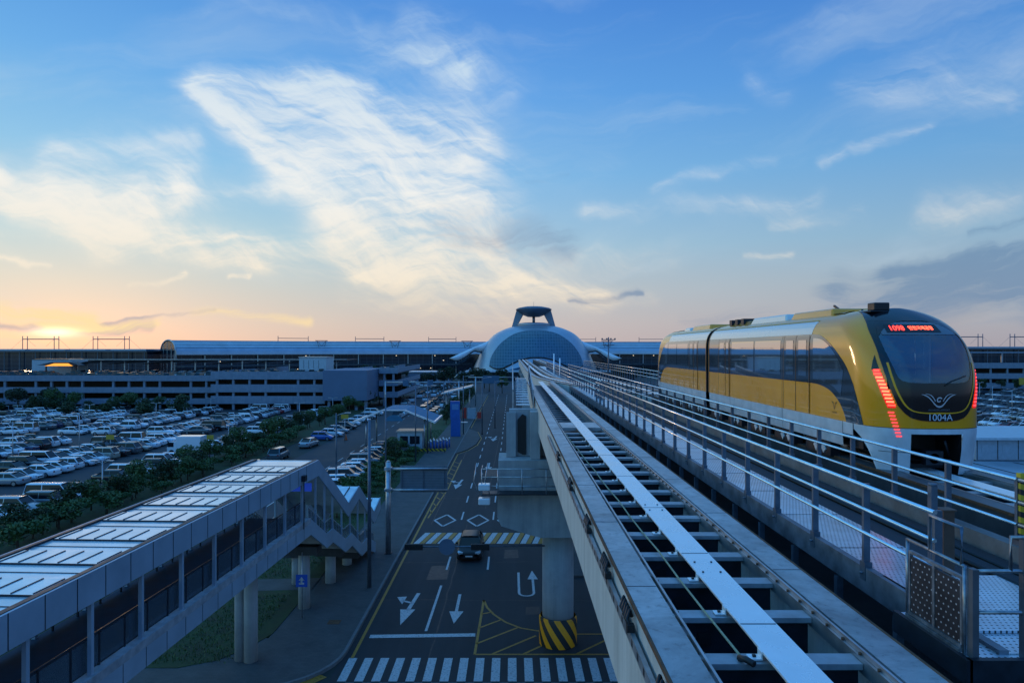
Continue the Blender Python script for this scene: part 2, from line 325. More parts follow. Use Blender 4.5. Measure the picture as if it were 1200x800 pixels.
# ------------------------------------------------------------------ mesh helpers
class MB:
    def __init__(s): s.v = []; s.f = []; s.mi = []; s.sm = []
    def add(s, vs, fs, mi=0, sm=False):
        b = len(s.v); s.v += [tuple(p) for p in vs]
        for f in fs: s.f.append([b+i for i in f]); s.mi.append(mi); s.sm.append(sm)
        return s
    def box(s, x0, x1, y0, y1, z0, z1, mi=0):
        if x0 > x1: x0, x1 = x1, x0
        if y0 > y1: y0, y1 = y1, y0
        return s.add([(x0, y0, z0), (x1, y0, z0), (x1, y1, z0), (x0, y1, z0), (x0, y0, z1), (x1, y0, z1), (x1, y1, z1), (x0, y1, z1)],
                     [(0, 3, 2, 1), (4, 5, 6, 7), (0, 1, 5, 4), (1, 2, 6, 5), (2, 3, 7, 6), (3, 0, 4, 7)], mi)
    def prism(s, pts, axis, a, b, mi=0):
        """polygon in a plane, extruded along an axis: pts are (y,z) for axis x, (x,z) for y, (x,y) for z"""
        n = len(pts)
        def P(p, t): return (t, p[0], p[1]) if axis == 'x' else ((p[0], t, p[1]) if axis == 'y' else (p[0], p[1], t))
        vs = [P(p, a) for p in pts]+[P(p, b) for p in pts]
        fs = [tuple(range(n)), tuple(range(2*n-1, n-1, -1))]+[(i, (i+1) % n, n+(i+1) % n, n+i) for i in range(n)]
        return s.add(vs, fs, mi)
    def bar(s, p, q, w, h=None, mi=0, up=(0, 0, 1)):
        """rectangular bar from p to q"""
        h = h or w; p = Vector(p); q = Vector(q); d = (q-p).normalized(); up = Vector(up)
        if abs(d.dot(up)) > .98: up = Vector((0, 1, 0))
        sx = d.cross(up).normalized()*w/2; sz = sx.cross(d).normalized()*h/2
        vs = [p-sx-sz, p+sx-sz, p+sx+sz, p-sx+sz, q-sx-sz, q+sx-sz, q+sx+sz, q-sx+sz]
        return s.add(vs, [(0, 1, 2, 3), (7, 6, 5, 4), (0, 4, 5, 1), (1, 5, 6, 2), (2, 6, 7, 3), (3, 7, 4, 0)], mi)
    def tube(s, pts, r, n=8, mi=0, r2=None, cap=True):
        pts = [Vector(p) for p in pts]; rings = []
        for i, p in enumerate(pts):
            d = (pts[min(i+1, len(pts)-1)]-pts[max(i-1, 0)]).normalized()
            up = Vector((0, 0, 1)) if abs(d.z) < .95 else Vector((0, 1, 0))
            a = d.cross(up).normalized(); b = a.cross(d)
            rr = r if r2 is None else r+(r2-r)*i/(len(pts)-1)
            rings.append([p+(a*math.cos(2*math.pi*k/n)+b*math.sin(2*math.pi*k/n))*rr for k in range(n)])
        return s.loft(rings, True, mi, True, cap)
    def loft(s, rings, closed=True, mi=0, sm=True, cap=False):
        n = len(rings[0]); vs = [p for r in rings for p in r]; fs = []
        for i in range(len(rings)-1):
            for k in range(n if closed else n-1):
                k2 = (k+1) % n
                fs.append((i*n+k, i*n+k2, (i+1)*n+k2, (i+1)*n+k))
        s.add(vs, fs, mi, sm)
        if cap:
            b = len(s.v)-len(vs)
            s.f.append([b+k for k in range(n)][::-1]); s.mi.append(mi); s.sm.append(False)
            s.f.append([b+(len(rings)-1)*n+k for k in range(n)]); s.mi.append(mi); s.sm.append(False)
        return s
    def cyl(s, x, y, z0, z1, r, r2=None, n=16, mi=0):
        return s.tube([(x, y, z0), (x, y, z1)], r, n, mi, r2)
    def lathe(s, x, y, prof, n=32, mi=0):
        return s.loft([[(x+r*math.cos(2*math.pi*k/n), y+r*math.sin(2*math.pi*k/n), z) for k in range(n)] for r, z in prof], True, mi, True)
    def pieces(s, name, mats, parent):
        """every loose piece becomes an object of its own"""
        out = []; par = list(range(len(s.v)))
        def fd(a):
            while par[a] != a: par[a] = par[par[a]]; a = par[a]
            return a
        for f in s.f:
            for i in f[1:]: par[fd(i)] = fd(f[0])
        grp = {}
        for i, f in enumerate(s.f): grp.setdefault(fd(f[0]), []).append(i)
        for ids in grp.values():
            m = MB(); mp = {}
            for i in ids:
                for q in s.f[i]:
                    if q not in mp: mp[q] = len(m.v); m.v.append(s.v[q])
                m.f.append([mp[q] for q in s.f[i]]); m.mi.append(s.mi[i]); m.sm.append(s.sm[i])
            out.append(m.build(name, mats, parent))
        return out
    def build(s, name, mats, parent=None, origin=None):
        me = bpy.data.meshes.new(name)
        if not isinstance(mats, (list, tuple)): mats = [mats]
        if parent is not None: org = WO[parent.name]
        elif origin is not None: org = Vector(origin)
        else:
            xs = [p[0] for p in s.v]; ys = [p[1] for p in s.v]; zs = [p[2] for p in s.v]
            org = Vector(((min(xs)+max(xs))/2, (min(ys)+max(ys))/2, min(zs)))
        me.from_pydata([(p[0]-org.x, p[1]-org.y, p[2]-org.z) for p in s.v], [], s.f)
        for m in mats: me.materials.append(m)
        me.polygons.foreach_set('material_index', s.mi); me.polygons.foreach_set('use_smooth', s.sm)
        me.update()
        bm = bmesh.new(); bm.from_mesh(me); bmesh.ops.recalc_face_normals(bm, faces=bm.faces); bm.to_mesh(me); bm.free()
        o = bpy.data.objects.new(name, me); COL.objects.link(o)
        if parent is not None: o.parent = parent
        else: o.location = org
        WO[o.name] = org
        return o
WO = {}
def tag(o, label=None, cat=None, group=None, kind=None):
    if label: o['label'] = label
    if cat: o['category'] = cat
    if group: o['group'] = group
    if kind: o['kind'] = kind
    return o
def thing(name, loc, label, cat, group=None):
    o = bpy.data.objects.new(name, None); COL.objects.link(o); o.location = loc; o.empty_display_size = .3
    WO[o.name] = Vector(loc)
    return tag(o, label, cat, group)
def dup(o, loc=None, rz=None, label=None, parent=None, scale=None):
    c = o.copy(); COL.objects.link(c)
    if parent is not None: c.parent = parent
    if loc is not None: c.location = loc
    if rz is not None: c.rotation_euler = (0, 0, rz)
    if scale is not None: c.scale = scale
    if label: c['label'] = label
    for ch in o.children: dup(ch, parent=c)
    WO[c.name] = Vector(c.location)
    return c
def bevel(o, w=.01, seg=2):
    m = o.modifiers.new('bevel', 'BEVEL'); m.width = w; m.segments = seg; m.limit_method = 'ANGLE'; m.angle_limit = R(40)
    return o
def G(px, py):
    """point on the road level seen at a pixel of the 1200x800 photograph (used once to take measurements off it)"""
    Y = EYE*F/(py-410); return ((px-600)*Y/F, Y)
def ordinal(i):
    w = ['first', 'second', 'third', 'fourth', 'fifth', 'sixth', 'seventh', 'eighth', 'ninth', 'tenth', 'eleventh', 'twelfth', 'thirteenth',
         'fourteenth', 'fifteenth', 'sixteenth', 'seventeenth', 'eighteenth', 'nineteenth', 'twentieth']
    if i < 20: return w[i]
    tens = {2: 'twenty', 3: 'thirty', 4: 'forty', 5: 'fifty'}[(i+1)//10]
    return tens+('' if (i+1) % 10 == 0 else '-'+w[(i+1) % 10-1])+('th' if (i+1) % 10 == 0 else '')

# ------------------------------------------------------------------ ground, roads, pavement
def sheet(name, pts, z, m, kind='structure', thick=0.0):
    b = MB()
    if thick: b.prism(pts, 'z', z-thick, z)
    else: b.add([(x, y, z) for x, y in pts], [tuple(range(len(pts)))])
    return tag(b.build(name, m, origin=(0, 0, 0)), kind=kind)
def rect(x0, x1, y0, y1): return [(x0, y0), (x1, y0), (x1, y1), (x0, y1)]
earth = mat('open_ground', (.035, .042, .035), .95, var=.5, scale=.05, bump=.2)
sheet('ground', rect(-3000, 3000, -60, 5000), 0, earth)
sheet('road', rect(-8.6, 13, -40, 235), .008, asphalt)
sheet('cross_road', rect(-140, 60, -40, 31.5), .004, asphalt)
sheet('parking_lot_road', rect(-31, -17.6, 50, 280), .008, lot_asphalt)
sheet('parking_lot_ground', rect(-190, -43.6, 46, 178), .008, lot_asphalt)
sheet('far_parking_lot_ground', rect(60, 330, 90, 250), .008, lot_asphalt)
sheet('forecourt_ground', rect(-60, 90, 236, 330), .004, lot_asphalt)
side = [(-8.6, 235), (-8.6, 34.5)]
for k in range(9):
    a = k/8*math.pi/2; side.append((-8.6-4+4*math.cos(a), 34.5-4*math.sin(a)))
side += [(-140, 30.5), (-140, 36), (-13, 36), (-12.9, 235)]
sheet('pavement', side, .14, paving, thick=.2)
kb = MB()
for i in range(len(side)-5):
    (x0, y0), (x1, y1) = side[i], side[i+1]
    kb.bar((x0+.08, y0, .085), (x1+.08, y1, .085), .16, .17)
for y in range(38, 235, 1): pass
tag(kb.build('kerb', kerbm, origin=(0, 0, 0)), kind='structure')
bp = MB()
bulge = [(-8.5, 100), (-7.0, 104), (-5.9, 110), (-5.6, 118), (-6.6, 127), (-8.5, 132)]
bp.prism(bulge, 'z', 0, .15)
tag(bp.build('pavement_bulge', paving, origin=(0, 0, 0)), kind='structure')
# verge between pavement and the parking road, lawn below the footbridge
sheet('verge_ground', rect(-17.6, -12.9, 60, 235), .10, grass2, thick=.1)
sheet('lawn', [(-40, 32.6), (-16.2, 32.6), (-14.6, 33.4), (-13.6, 34.8), (-12.97, 36.6), (-12.93, 60), (-40, 60)], .165, grass, thick=.165)
sheet('tree_strip_ground', rect(-43.6, -36, 46, 178), .06, grass, thick=.06)
sheet('footpath', [(-30, 42), (-12.9, 43.2), (-12.9, 45.4), (-30, 44.2)], .172, paving)
# median that starts behind the viaduct column
med = [(13, 46), (4.2, 46), (3.0, 50), (2.6, 60), (2.6, 235), (13, 235)]
sheet('median_ground', med, .14, dark_concrete, thick=.2)

# ------------------------------------------------------------------ road markings
Z1 = .016
mk = MB(); my = MB()
def strip(b, x0, y0, x1, y1, w, z=Z1):
    d = Vector((x1-x0, y1-y0, 0)).normalized(); nx, ny = -d.y*w/2, d.x*w/2
    b.add([(x0-nx, y0-ny, z), (x1-nx, y1-ny, z), (x1+nx, y1+ny, z), (x0+nx, y0+ny, z)], [(0, 1, 2, 3)])
x = -8.2
while x < 9:      # zebra crossing in two rows
    mk.add([(x, 31.55, Z1), (x+.42, 31.55, Z1), (x+.42, 33.95, Z1), (x, 33.95, Z1)], [(0, 1, 2, 3)])
    mk.add([(x+.42, 28.8, Z1), (x+.84, 28.8, Z1), (x+.84, 31.4, Z1), (x+.42, 31.4, Z1)], [(0, 1, 2, 3)])
    x += .80 if x < 100 else 1
strip(mk, -7.7, 36.5, -2.0, 36.7, .42)
strip(mk, -4.75, 37.2, -4.66, 44.4, .15)
y = 47.6
while y < 230:
    for lx in (-4.62, -1.72):
        if abs(y+1.5-55.6) > 2.6: strip(mk, lx, y, lx, y+3, .14)
    y += 7.0
for cx in (-6.1, -3.1, -.35):   # diamonds
    for a, b_ in (((0, -2.1), (.95, 0)), ((.95, 0), (0, 2.1)), ((0, 2.1), (-.95, 0)), ((-.95, 0), (0, -2.1))):
        strip(mk, cx+a[0], 61.4+a[1], cx+b_[0], 61.4+b_[1], .2)
def poly(b, pts, z=Z1+.002): b.add([(p[0], p[1], z) for p in pts], [tuple(range(len(pts)))])
def arrow_straight(x, y, s=1.0):       # points towards -Y
    strip(mk, x, y+2.2*s, x, y-.6*s, .18*s, Z1+.002); poly(mk, [(x-.42*s, y-.6*s), (x, y-2.4*s), (x+.42*s, y-.6*s)])
def arrow_turn(x, y, s=1.0):
    strip(mk, x+.25*s, y+2.4*s, x, y-.4*s, .24*s, Z1+.002); poly(mk, [(x-.48*s, y-.3*s), (x-.1*s, y-2.6*s), (x+.42*s, y-.3*s)])
    strip(mk, x+.1*s, y+.7*s, x-.55*s, y+1.1*s, .2*s, Z1+.002); poly(mk, [(x-.5*s, y+.5*s), (x-1.0*s, y+1.7*s), (x-.4*s, y+1.8*s)])
arrow_turn(-6.2, 40.6); arrow_straight(-3.3, 40.6)
arrow_turn(-6.2, 78, 1.1); arrow_straight(-3.1, 90, 1.2); arrow_turn(-3.1, 118, 1.3); arrow_straight(-.5, 104, 1.2); arrow_straight(-.5, 140, 1.4)
# U-turn arrow
ux, uy = .45, 43.0
strip(mk, ux, uy, ux, uy+4.0, .16); strip(mk, ux+.95, uy, ux+.95, uy+2.6, .16)
for k in range(6):
    a0, a1 = math.pi+k*math.pi/6, math.pi+(k+1)*math.pi/6
    strip(mk, ux+.475+.475*math.cos(a0), uy+.5*math.sin(a0), ux+.475+.475*math.cos(a1), uy+.5*math.sin(a1), .16)
poly(mk, [(ux+.60, uy+2.6), (ux+1.30, uy+2.6), (ux+.95, uy+4.4)])
# raised crossing: white sheet with yellow slanted bars
hx = -7.9
while hx < 2.2:
    poly(mk, [(hx, 54), (hx+.45, 54), (hx+1.0, 57.2), (hx+.55, 57.2)], Z1)
    poly(my, [(hx+.48, 54), (hx+.85, 54), (hx+1.4, 57.2), (hx+1.03, 57.2)], Z1)
    hx += .95
# yellow kerb-side line, hatched box round the column, hatched taper
strip(my, -8.05, 33.9, -8.05, 100, .16); strip(my, -8.1, 134, -8.1, 230, .16)
pts_b = bulge
for i in range(len(pts_b)-1): strip(my, pts_b[i][0]+.25, pts_b[i][1], pts_b[i+1][0]+.25, pts_b[i+1][1], .16)
for k in range(6, 16):
    a0, a1 = -k/16*math.pi/2, -(k+1)/16*math.pi/2
    poly(my, [(-12.6+r_q*math.cos(a_q), 34.5+r_q*math.sin(a_q)) for r_q, a_q in ((4.05, a0), (4.6, a0), (4.6, a1), (4.05, a1))], Z1+.004)
poly(my, [(-16.5, 29.9), (-12.6, 29.9), (-12.6, 30.45), (-16.5, 30.45)], Z1+.004)
strip(my, -1.9, 34.35, -1.75, 41.8, .14); strip(my, -1.9, 34.35, 8, 34.35, .14)
arc = [(-1.75, 41.8), (-1.5, 40.6), (-1.05, 39.5), (-.35, 38.4), (.5, 37.6), (1.5, 37.2)]
for i in range(len(arc)-1): strip(my, *arc[i], *arc[i+1], .14)
for (a, b_) in (((-1.8, 39.6), (-1.2, 39.9)), ((-1.85, 37.6), (-.6, 38.8)), ((-1.88, 35.6), (.35, 37.7)), ((-1.0, 34.4), (1.3, 36.6)), ((.6, 34.4), (1.6, 35.4)),
                ((3.3, 34.4), (5.6, 36.6)), ((5.0, 34.4), (7.2, 36.4)), ((3.4, 36.8), (8, 36.8))):
    strip(my, *a, *b_, .13)
strip(my, -7.75, 62.2, -7.15, 75, .14); strip(my, -7.15, 75.2, -7.1, 95, .14)
for k in range(11):
    y = 64+k*2.8; strip(my, -7.94, y+1.4, -7.6+min(.4, (y-64)*.05), y, .13)
strip(mk, -24.3, 60, -24.3, 64, .14)
for k in range(24): strip(mk, -24.3, 66+k*7, -24.3, 69+k*7, .13)
tar = MB()
for (a_, c_) in (((-8.4, 41.9), (8, 41.7)), ((-8.4, 49.2), (1.5, 49.4)), ((-4.2, 30), (-4.0, 60)), ((-7.2, 60), (-6.9, 110)), ((-2.6, 66), (-2.2, 120)), ((-8.2, 70.5), (2.4, 70.2))):
    q0 = Vector(a_+(0,)); q1 = Vector(c_+(0,)); N_ = 30; pr = q0
    for k in range(1, N_+1):
        nx_ = q0.lerp(q1, k/N_)+Vector((random.uniform(-.05, .05), random.uniform(-.08, .08), 0)); strip(tar, pr.x, pr.y, nx_.x, nx_.y, random.uniform(.04, .09), .0125); pr = nx_
for (x_, y_, w_q, h_q) in ((-5.8, 45.5, 1.4, 3.0), (-.6, 50.2, 1.1, 2.2), (-3.3, 83, 1.8, 5), (.8, 39.5, .9, 1.3)): tar.add([(x_, y_, .0122), (x_+w_q, y_+.1, .0122), (x_+w_q-.05, y_+h_q, .0122), (x_+.04, y_+h_q-.1, .0122)], [(0, 1, 2, 3)])
tag(tar.build('road_patches', mat('tar', (.012, .012, .013), .55, var=.5, scale=3), origin=(0, 0, 0)), kind='structure')
tag(mk.build('white_road_markings', road_white, origin=(0, 0, 0)), kind='structure')
tag(my.build('yellow_road_markings', road_yellow, origin=(0, 0, 0)), kind='structure')
drain = MB(); drain.box(-10.4, -9.7, 37.8, 38.4, .142, .15)
tag(drain.build('manhole_cover', rust), 'small rusty square drain cover set in the pavement left of the stop line', 'drain cover')

# ------------------------------------------------------------------ guideways
TZ = EYE-2.8          # running surface
def offset_path(path, d):
    out = []
    for i, (x, y) in enumerate(path):
        a = path[max(i-1, 0)]; b = path[min(i+1, len(path)-1)]
        t = Vector((b[0]-a[0], b[1]-a[1])).normalized()
        out.append((x+t.y*d, y-t.x*d))
    return out
def ribbon(b, path, d0, d1, z0, z1, mi=0):
    A = offset_path(path, d0); B = offset_path(path, d1)
    rings = [[(a[0], a[1], z0), (c[0], c[1], z0), (c[0], c[1], z1), (a[0], a[1], z1)] for a, c in zip(A, B)]
    b.loft(rings, True, mi, False, True)
def guideway(label, path, ties=None, deck=True, near=False, gm=None, bt=None):
    gm = gm or girder_white; bt = bt or beam_top
    root = thing('guideway', (path[0][0], path[0][1], 0), label, 'guideway')
    for sgn in (-1, 1):
        g = MB(); ribbon(g, path, sgn*.82, sgn*1.165, TZ-1.45, TZ-.05); g.build('girder', gm, root)
        f = MB(); ribbon(f, path, sgn*.805, sgn*1.18, TZ-.047, TZ); f.build('beam_flange', bt, root)
        e = MB(); ribbon(e, path, sgn*1.165, sgn*1.19, TZ-.045, TZ+.006); e.build('edge_strip', rust, root)
        r = MB(); ribbon(r, path, sgn*.715, sgn*.80, TZ-.19, TZ-.045)
        ribbon(r, path, sgn*.745, sgn*.77, TZ-.043, TZ+.004)
        r.build('inner_rail', galv, root)
    s = MB(); ribbon(s, path, -.19, .19, TZ-.02, TZ); ribbon(s, path, -.10, .10, TZ-.08, TZ-.021); s.build('centre_cover', white_plate, root)
    if deck:
        d = MB(); ribbon(d, path, -.70, .70, TZ-.45, TZ-.35); d.build('deck_plate', dark_steel, root)
    d = MB(); ribbon(d, path, -.79, .79, TZ-1.42, TZ-1.32); d.build('bottom_slab', dark_concrete, root)
    return root
LX = 2.52
t1 = guideway('nearest guideway with white centre strip and open cross ties, running left of the walkway', [(LX, -3), (LX, 24.4)], deck=False)
# the nearest span carries its ties, brackets, cable tray and rope
def tie_set(root, X, y0, y1, step=1.07):
    y = y0
    k = 0
    while y < y1:
        t = MB(); t.box(X-.71, X+.71, y-.11, y+.11, TZ-.14, TZ-.085)
        t.box(X-.71, X+.71, y-.02, y+.02, TZ-.50, TZ-.142, 2)  # web and lower flange dark, shade of the void put into their colour
        t.box(X-.71, X+.71, y-.07, y+.07, TZ-.55, TZ-.502, 2)
        for sx in (-.42, .42): t.box(X+sx-.07, X+sx+.07, y-.032, y-.021, TZ-.42, TZ-.28, 1)  # black squares painted in place of the shaded web holes
        t.build('cross_tie', [tie_steel, black, dark_steel], root)
        if y < 22:
            c = MB()
            c.box(X-.31, X-.191, y-.055, y+.055, TZ-.078, TZ-.065); c.box(X-.205, X-.191, y-.05, y+.05, TZ-.065, TZ-.002)
            c.box(X-.27, X-.24, y-.015, y+.015, TZ-.065, TZ-.045, 1)
            c.build('bracket', [white_plate, black], root)
        y += step; k += 1
tie_set(t1, LX, 3.1, 24.2)
j = MB()
for y in (4.9, 6.9, 9.3, 12.0, 15, 18, 21): j.box(LX-.181, LX+.181, y-.008, y+.008, TZ+.0005, TZ+.003)
for y in (4.0, 8.0, 11, 14, 17, 20, 23): j.box(LX-1.16, LX-.81, y-.006, y+.006, TZ+.0005, TZ+.003); j.box(LX+.81, LX+1.16, y+.6, y+.612, TZ+.0005, TZ+.003)
for y in (5.4, 8.7, 12): 
    for dx in (-.11, .11):
        for dy in (-.2, .2): j.cyl(LX+dx, y+dy, TZ+.001, TZ+.014, .014, n=6)
j.pieces('plate_joint', dark_steel, t1)
bo = MB()
y = 3.0
while y < 24:
    for sx in (-.73, .73):
        bo.cyl(LX+sx, y, TZ-.045, TZ-.02, .014, n=6)
    if random.random() < .5: bo.box(LX-.80, LX-.775, y, y+random.uniform(.1, .4), TZ-.045, TZ-.03)
    y += .33
tag(bo.build('rail_bolts', rust, t1), kind='stuff')
tr = MB()
tr.box(LX-1.25, LX-1.20, -3, 24.3, TZ-.36, TZ-.24)
tr.box(LX-1.24, LX-1.11, -3, 24.3, TZ-.385, TZ-.362)
y = -2.5
while y < 24: tr.box(LX-1.253, LX-1.249, y, y+.07, TZ-.335, TZ-.265, 1); y += .32
tr.build('cable_tray', [galv, dark_steel], t1)
for i, y in enumerate((5.4, 7.3, 9.0, 11.2, 14.6, 18.5)):
    c = MB(); rr = random.Random(i)
    for k in range(5):
        yy = y+k*.10
        c.tube([(LX-1.23, yy, TZ-.22), (LX-1.27, yy+.04, TZ-.12-rr.random()*.03), (LX-1.225, yy+.10, TZ-.05), (LX-1.20, yy+.13, TZ-.13)], .022, 6)
    c.box(LX-1.28, LX-1.20, y-.05, y+.03, TZ-.24, TZ-.16)
    c.build('cable_clamp', black, t1)
# cross slab, then closed switch span
sl = MB()
for a, b_ in ((-.70, -.20), (.20, .70)): sl.box(LX+a, LX+b_, 24.42, 26.2, TZ-.12, TZ-.01)
t1b = guideway('far half of the nearest guideway with closed dark deck and white cross plates', [(LX, 24.42), (LX, 60)])
sl.pieces('cross_plate', beam_top, t1b)
m1 = MB(); 
y = 27.5
while y < 59: m1.box(LX-.69, LX+.69, y-.05, y+.05, TZ-.34, TZ-.30); y += 1.07
m1.pieces('deck_rib', tie_steel, t1b)
ro = MB()
rp = [(1.80, 6.15, TZ-.02), (1.90, 6.35, TZ+.0), (1.93, 9.2, TZ-.04), (1.96, 11.0, TZ-.03), (1.99, 14, TZ-.05), (2.0, 17, TZ-.04), (1.98, 22, TZ-.05), (1.98, 24.2, TZ-.06)]
rp = [(2.13, 6.3, TZ-.05)]+[(2.13-.02*k, 6.3+1.07*k, TZ-.06+(.025 if k % 3 == 0 else 0)) for k in range(1, 17)]
ro.tube(rp, .013, 6)
rope = ro.build('rope', mat('rope_fibre', (.42, .36, .22), .9, var=.3, scale=20))
tag(rope, 'thin yellowish rope lying along the cross ties beside the white strip', 'rope')
kn = MB(); kn.tube([(2.11, 6.27, TZ-.06), (2.15, 6.2, TZ-.04), (2.2, 6.12, TZ-.05)], .03, 6); kn.build('rope_end', black, rope)

p2 = [(9.75, 41.5), (9.2, 43.5), (7.8, 48), (6.0, 54), (4.6, 61), (3.7, 68), (3.3, 76), (3.15, 90), (3.1, 112), (3.1, 150), (3.1, 200)]
guideway('curved crossover guideway joining the far left line to the train\'s line', p2)
p3 = [(9.75, -4), (9.75, 41), (9.3, 52), (8.6, 62), (8.0, 78), (7.6, 100), (7.4, 130), (7.3, 200)]
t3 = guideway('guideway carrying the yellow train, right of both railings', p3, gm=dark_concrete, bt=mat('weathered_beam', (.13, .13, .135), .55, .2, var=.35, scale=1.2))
tie_set(t3, 9.75, 6.2, 15.4)

# ------------------------------------------------------------------ walkway between the guideways
WZ = EYE-2.9
wk = thing('walkway', (5.8, 6.4, WZ-.2), 'long steel service walkway with perforated plates between the two guideways', 'walkway')
b = MB(); b.box(4.76, 5.78, 6.45, 120, WZ-.03, WZ); b.build('perforated_deck', perf, wk)
b = MB(); b.box(5.80, 6.86, 6.6, 120, WZ-.05, WZ-.012); b.build('solid_deck', mat('rubber_deck', (.022, .026, .034), .75, var=.4, scale=1.5), wk)
y = 8
b = MB(); ys = 7.9
while ys < 60: b.box(4.765, 5.775, ys-.006, ys+.006, WZ+.001, WZ+.004); ys += 2.0
b.pieces('plate_seam', dark_steel, wk)
b = MB(); b.box(4.66, 4.755, 6.45, 120, WZ-.30, WZ+.03); b.build('edge_beam', mat('edge_steel', (.17, .19, .22), .5, .5, var=.5, scale=2.5), wk)
b = MB(); b.box(6.93, 7.13, -4, 120, WZ-.4, WZ+.20); b.build('kerb', mat('weathered_kerb', (.15, .15, .15), .8, var=.4, scale=2, bump=.3), wk)
b = MB()
for i in range(38): b.bar((4.70, 8.2+i*1.5, WZ-.34), (4.70, 8.2+i*1.5, WZ-1.35), .09, .09)
b.pieces('support_post', post_steel, wk)
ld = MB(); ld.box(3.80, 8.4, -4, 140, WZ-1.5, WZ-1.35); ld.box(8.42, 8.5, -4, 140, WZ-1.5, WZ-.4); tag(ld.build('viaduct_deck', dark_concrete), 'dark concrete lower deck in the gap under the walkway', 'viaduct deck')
ca = MB(); ca.tube([(6.2, 6.6, WZ+.02), (6.2, 50, WZ+.02)], .03, 6); ca.tube([(6.55, 6.6, WZ+.0), (6.55, 50, WZ+.0)], .02, 6)
ca.pieces('cable', black, wk)
# smears on the plate edge of the walkway kerb
def railing(label, X, y0, zb, n, step=1.5, rails=(1.12, .81, .50), zt=None, group=None, clampz=True, ymax=None, pm=None):
    root = thing('railing', (X, y0, zb), label, 'railing', group)
    for i in range(n):
        y = y0+i*step
        p = MB(); top = EYE-1.79
        p.bar((X, y, zb), (X, y, top+.02), .085, .05)
        p.bar((X-.0, y, zb-.14), (X, y, zb+.10), .10, .13)
        if y < 25: p.cyl(X-.06, y, zb-.06, zb-.03, .03, n=8)
        p.build('post', pm or post_steel, root)
    ye = y0+(n-1)*step
    for h in (0, .31, .62):
        r = MB(); z = EYE-1.79-h
        r.tube([(X-.045, y0-.03, z), (X-.045, ye+.05, z)], .024 if h else .028, 8)
        r.build('rail', rail_steel, root)
    return root
railing('near side railing of the walkway, closest to the white strip guideway, long row of posts', 4.70, 7.45, WZ, 21)
railing('railing between the dark walkway and the train', 7.03, 9.35, WZ+.20, 50, 1.52)
railing('distant railing beyond the near railing where the guideways cross', 5.2, 39, WZ, 40, 1.6)
railing('railing on the far side of the train guideway, seen only beyond the train', 12.3, 42, WZ, 50, 1.5)
# striped end post and its rail stub
sp_ = thing('striped_post', (7.06, 9.35, WZ+.2), 'black and yellow striped end post at the right edge of the railing', 'post')
b = MB(); b.box(7.0, 7.1, 9.28, 9.36, WZ+.29, EYE-1.70); b.build('striped_sleeve', post_stripe, sp_)
b = MB(); b.box(6.96, 7.14, 9.22, 9.40, WZ+.281, WZ+.31); b.build('foot_plate', dark_steel, sp_)
# rail continuing past the striped post
rb_ = thing('rail_section', (7.0, 5.0, WZ), 'three bare rails running on past the striped post to the picture edge', 'rail')
for h in (0, .31, .62):
    rb = MB(); rb.tube([(7.0, 9.3, EYE-1.79-h), (7.0, 5.0, EYE-1.79-h)], .026, 8); rb.build('rail', rail_steel, rb_)
# brown and grey posts at the walkway end
bpst = MB(); bpst.box(5.52, 5.66, 8.62, 8.76, WZ, EYE-2.06); bpst.box(5.50, 5.68, 8.60, 8.78, EYE-2.058, EYE-2.04)
tag(bpst.build('brown_post', mat('bronze_paint', (.13, .07, .045), .5, .2, var=.3)), 'short square brown post standing on the walkway behind the gate', 'post')
gp = MB(); gp.box(5.30, 5.38, 8.52, 8.60, WZ, EYE-1.72); gp.cyl(5.34, 8.56, EYE-1.72, EYE-1.69, .05, n=10)
tag(gp.build('grey_post', post_steel), 'slim grey post just left of the brown post', 'post')

# ---- access platform with the perforated gate at lower right
pf = thing('access_platform', (4.8, 6.0, WZ-.2), 'small perforated steel platform at the walkway end, lower right corner', 'platform')
b = MB(); b.box(4.30, 5.5, 6.35, 7.5, WZ-.05, WZ-.012); b.build('lower_plate', perf, pf)
b = MB(); b.box(4.72, 6.2, 6.9, 8.6, WZ+.004, WZ+.03); b.box(4.715, 4.735, 6.9, 7.5, WZ-.01, WZ+.06, 1); b.build('upper_plate', [perf, dark_steel], pf)
b = MB(); b.box(4.27, 5.6, 6.28, 6.345, WZ-.22, WZ+.01); b.box(4.24, 4.295, 6.28, 7.5, WZ-.22, WZ+.01); b.build('edge_frame', dark_steel, pf)
b = MB(); b.bar((4.5, 6.6, WZ-.2), (4.5, 6.6, WZ-1.35), .1); b.bar((5.5, 6.6, WZ-.2), (5.5, 6.6, WZ-1.35), .1); b.pieces('support_post', post_steel, pf)
gt = thing('gate', (4.33, 6.9, WZ), 'low metal gate with two perforated dark panels and a tube frame beside the platform', 'gate')
g0, g1 = 6.45, 7.38; gx = 4.33; gz0 = WZ+.04; gzt = WZ+.83
def gtube(pts, r=.019, name='frame_tube'): 
    q = MB(); q.tube(pts, r, 8); return q.build(name, rail_steel if False else mat('worn_tube', (.30, .32, .35), .35, .8, var=.4, scale=9), gt)
gtube([(gx, g0, WZ-.02), (gx, g0, gzt+.01)]); gtube([(gx, g1, WZ-.02), (gx, g1, gzt+.01)])
gtube([(gx, g0-.01, gzt), (gx, g1+.01, gzt)])
gtube([(gx, 6.49, gzt), (gx, 6.49, gzt+.36), (gx, 6.98, gzt+.36), (gx, 6.98, gzt)])
for a, b_ in ((6.49, 6.88), (6.93, 7.30)):
    q = MB(); q.box(gx-.012, gx+.012, a, b_, gz0+.04, gz0+.63); q.build('panel', perf_v, gt)
q = MB()
for (a, c, z0, z1) in ((6.465, 6.49, gz0, gz0+.66), (6.885, 6.925, gz0, gz0+.66), (7.305, 7.33, gz0, gz0+.66)): q.box(gx-.018, gx+.018, a, c, z0, z1)
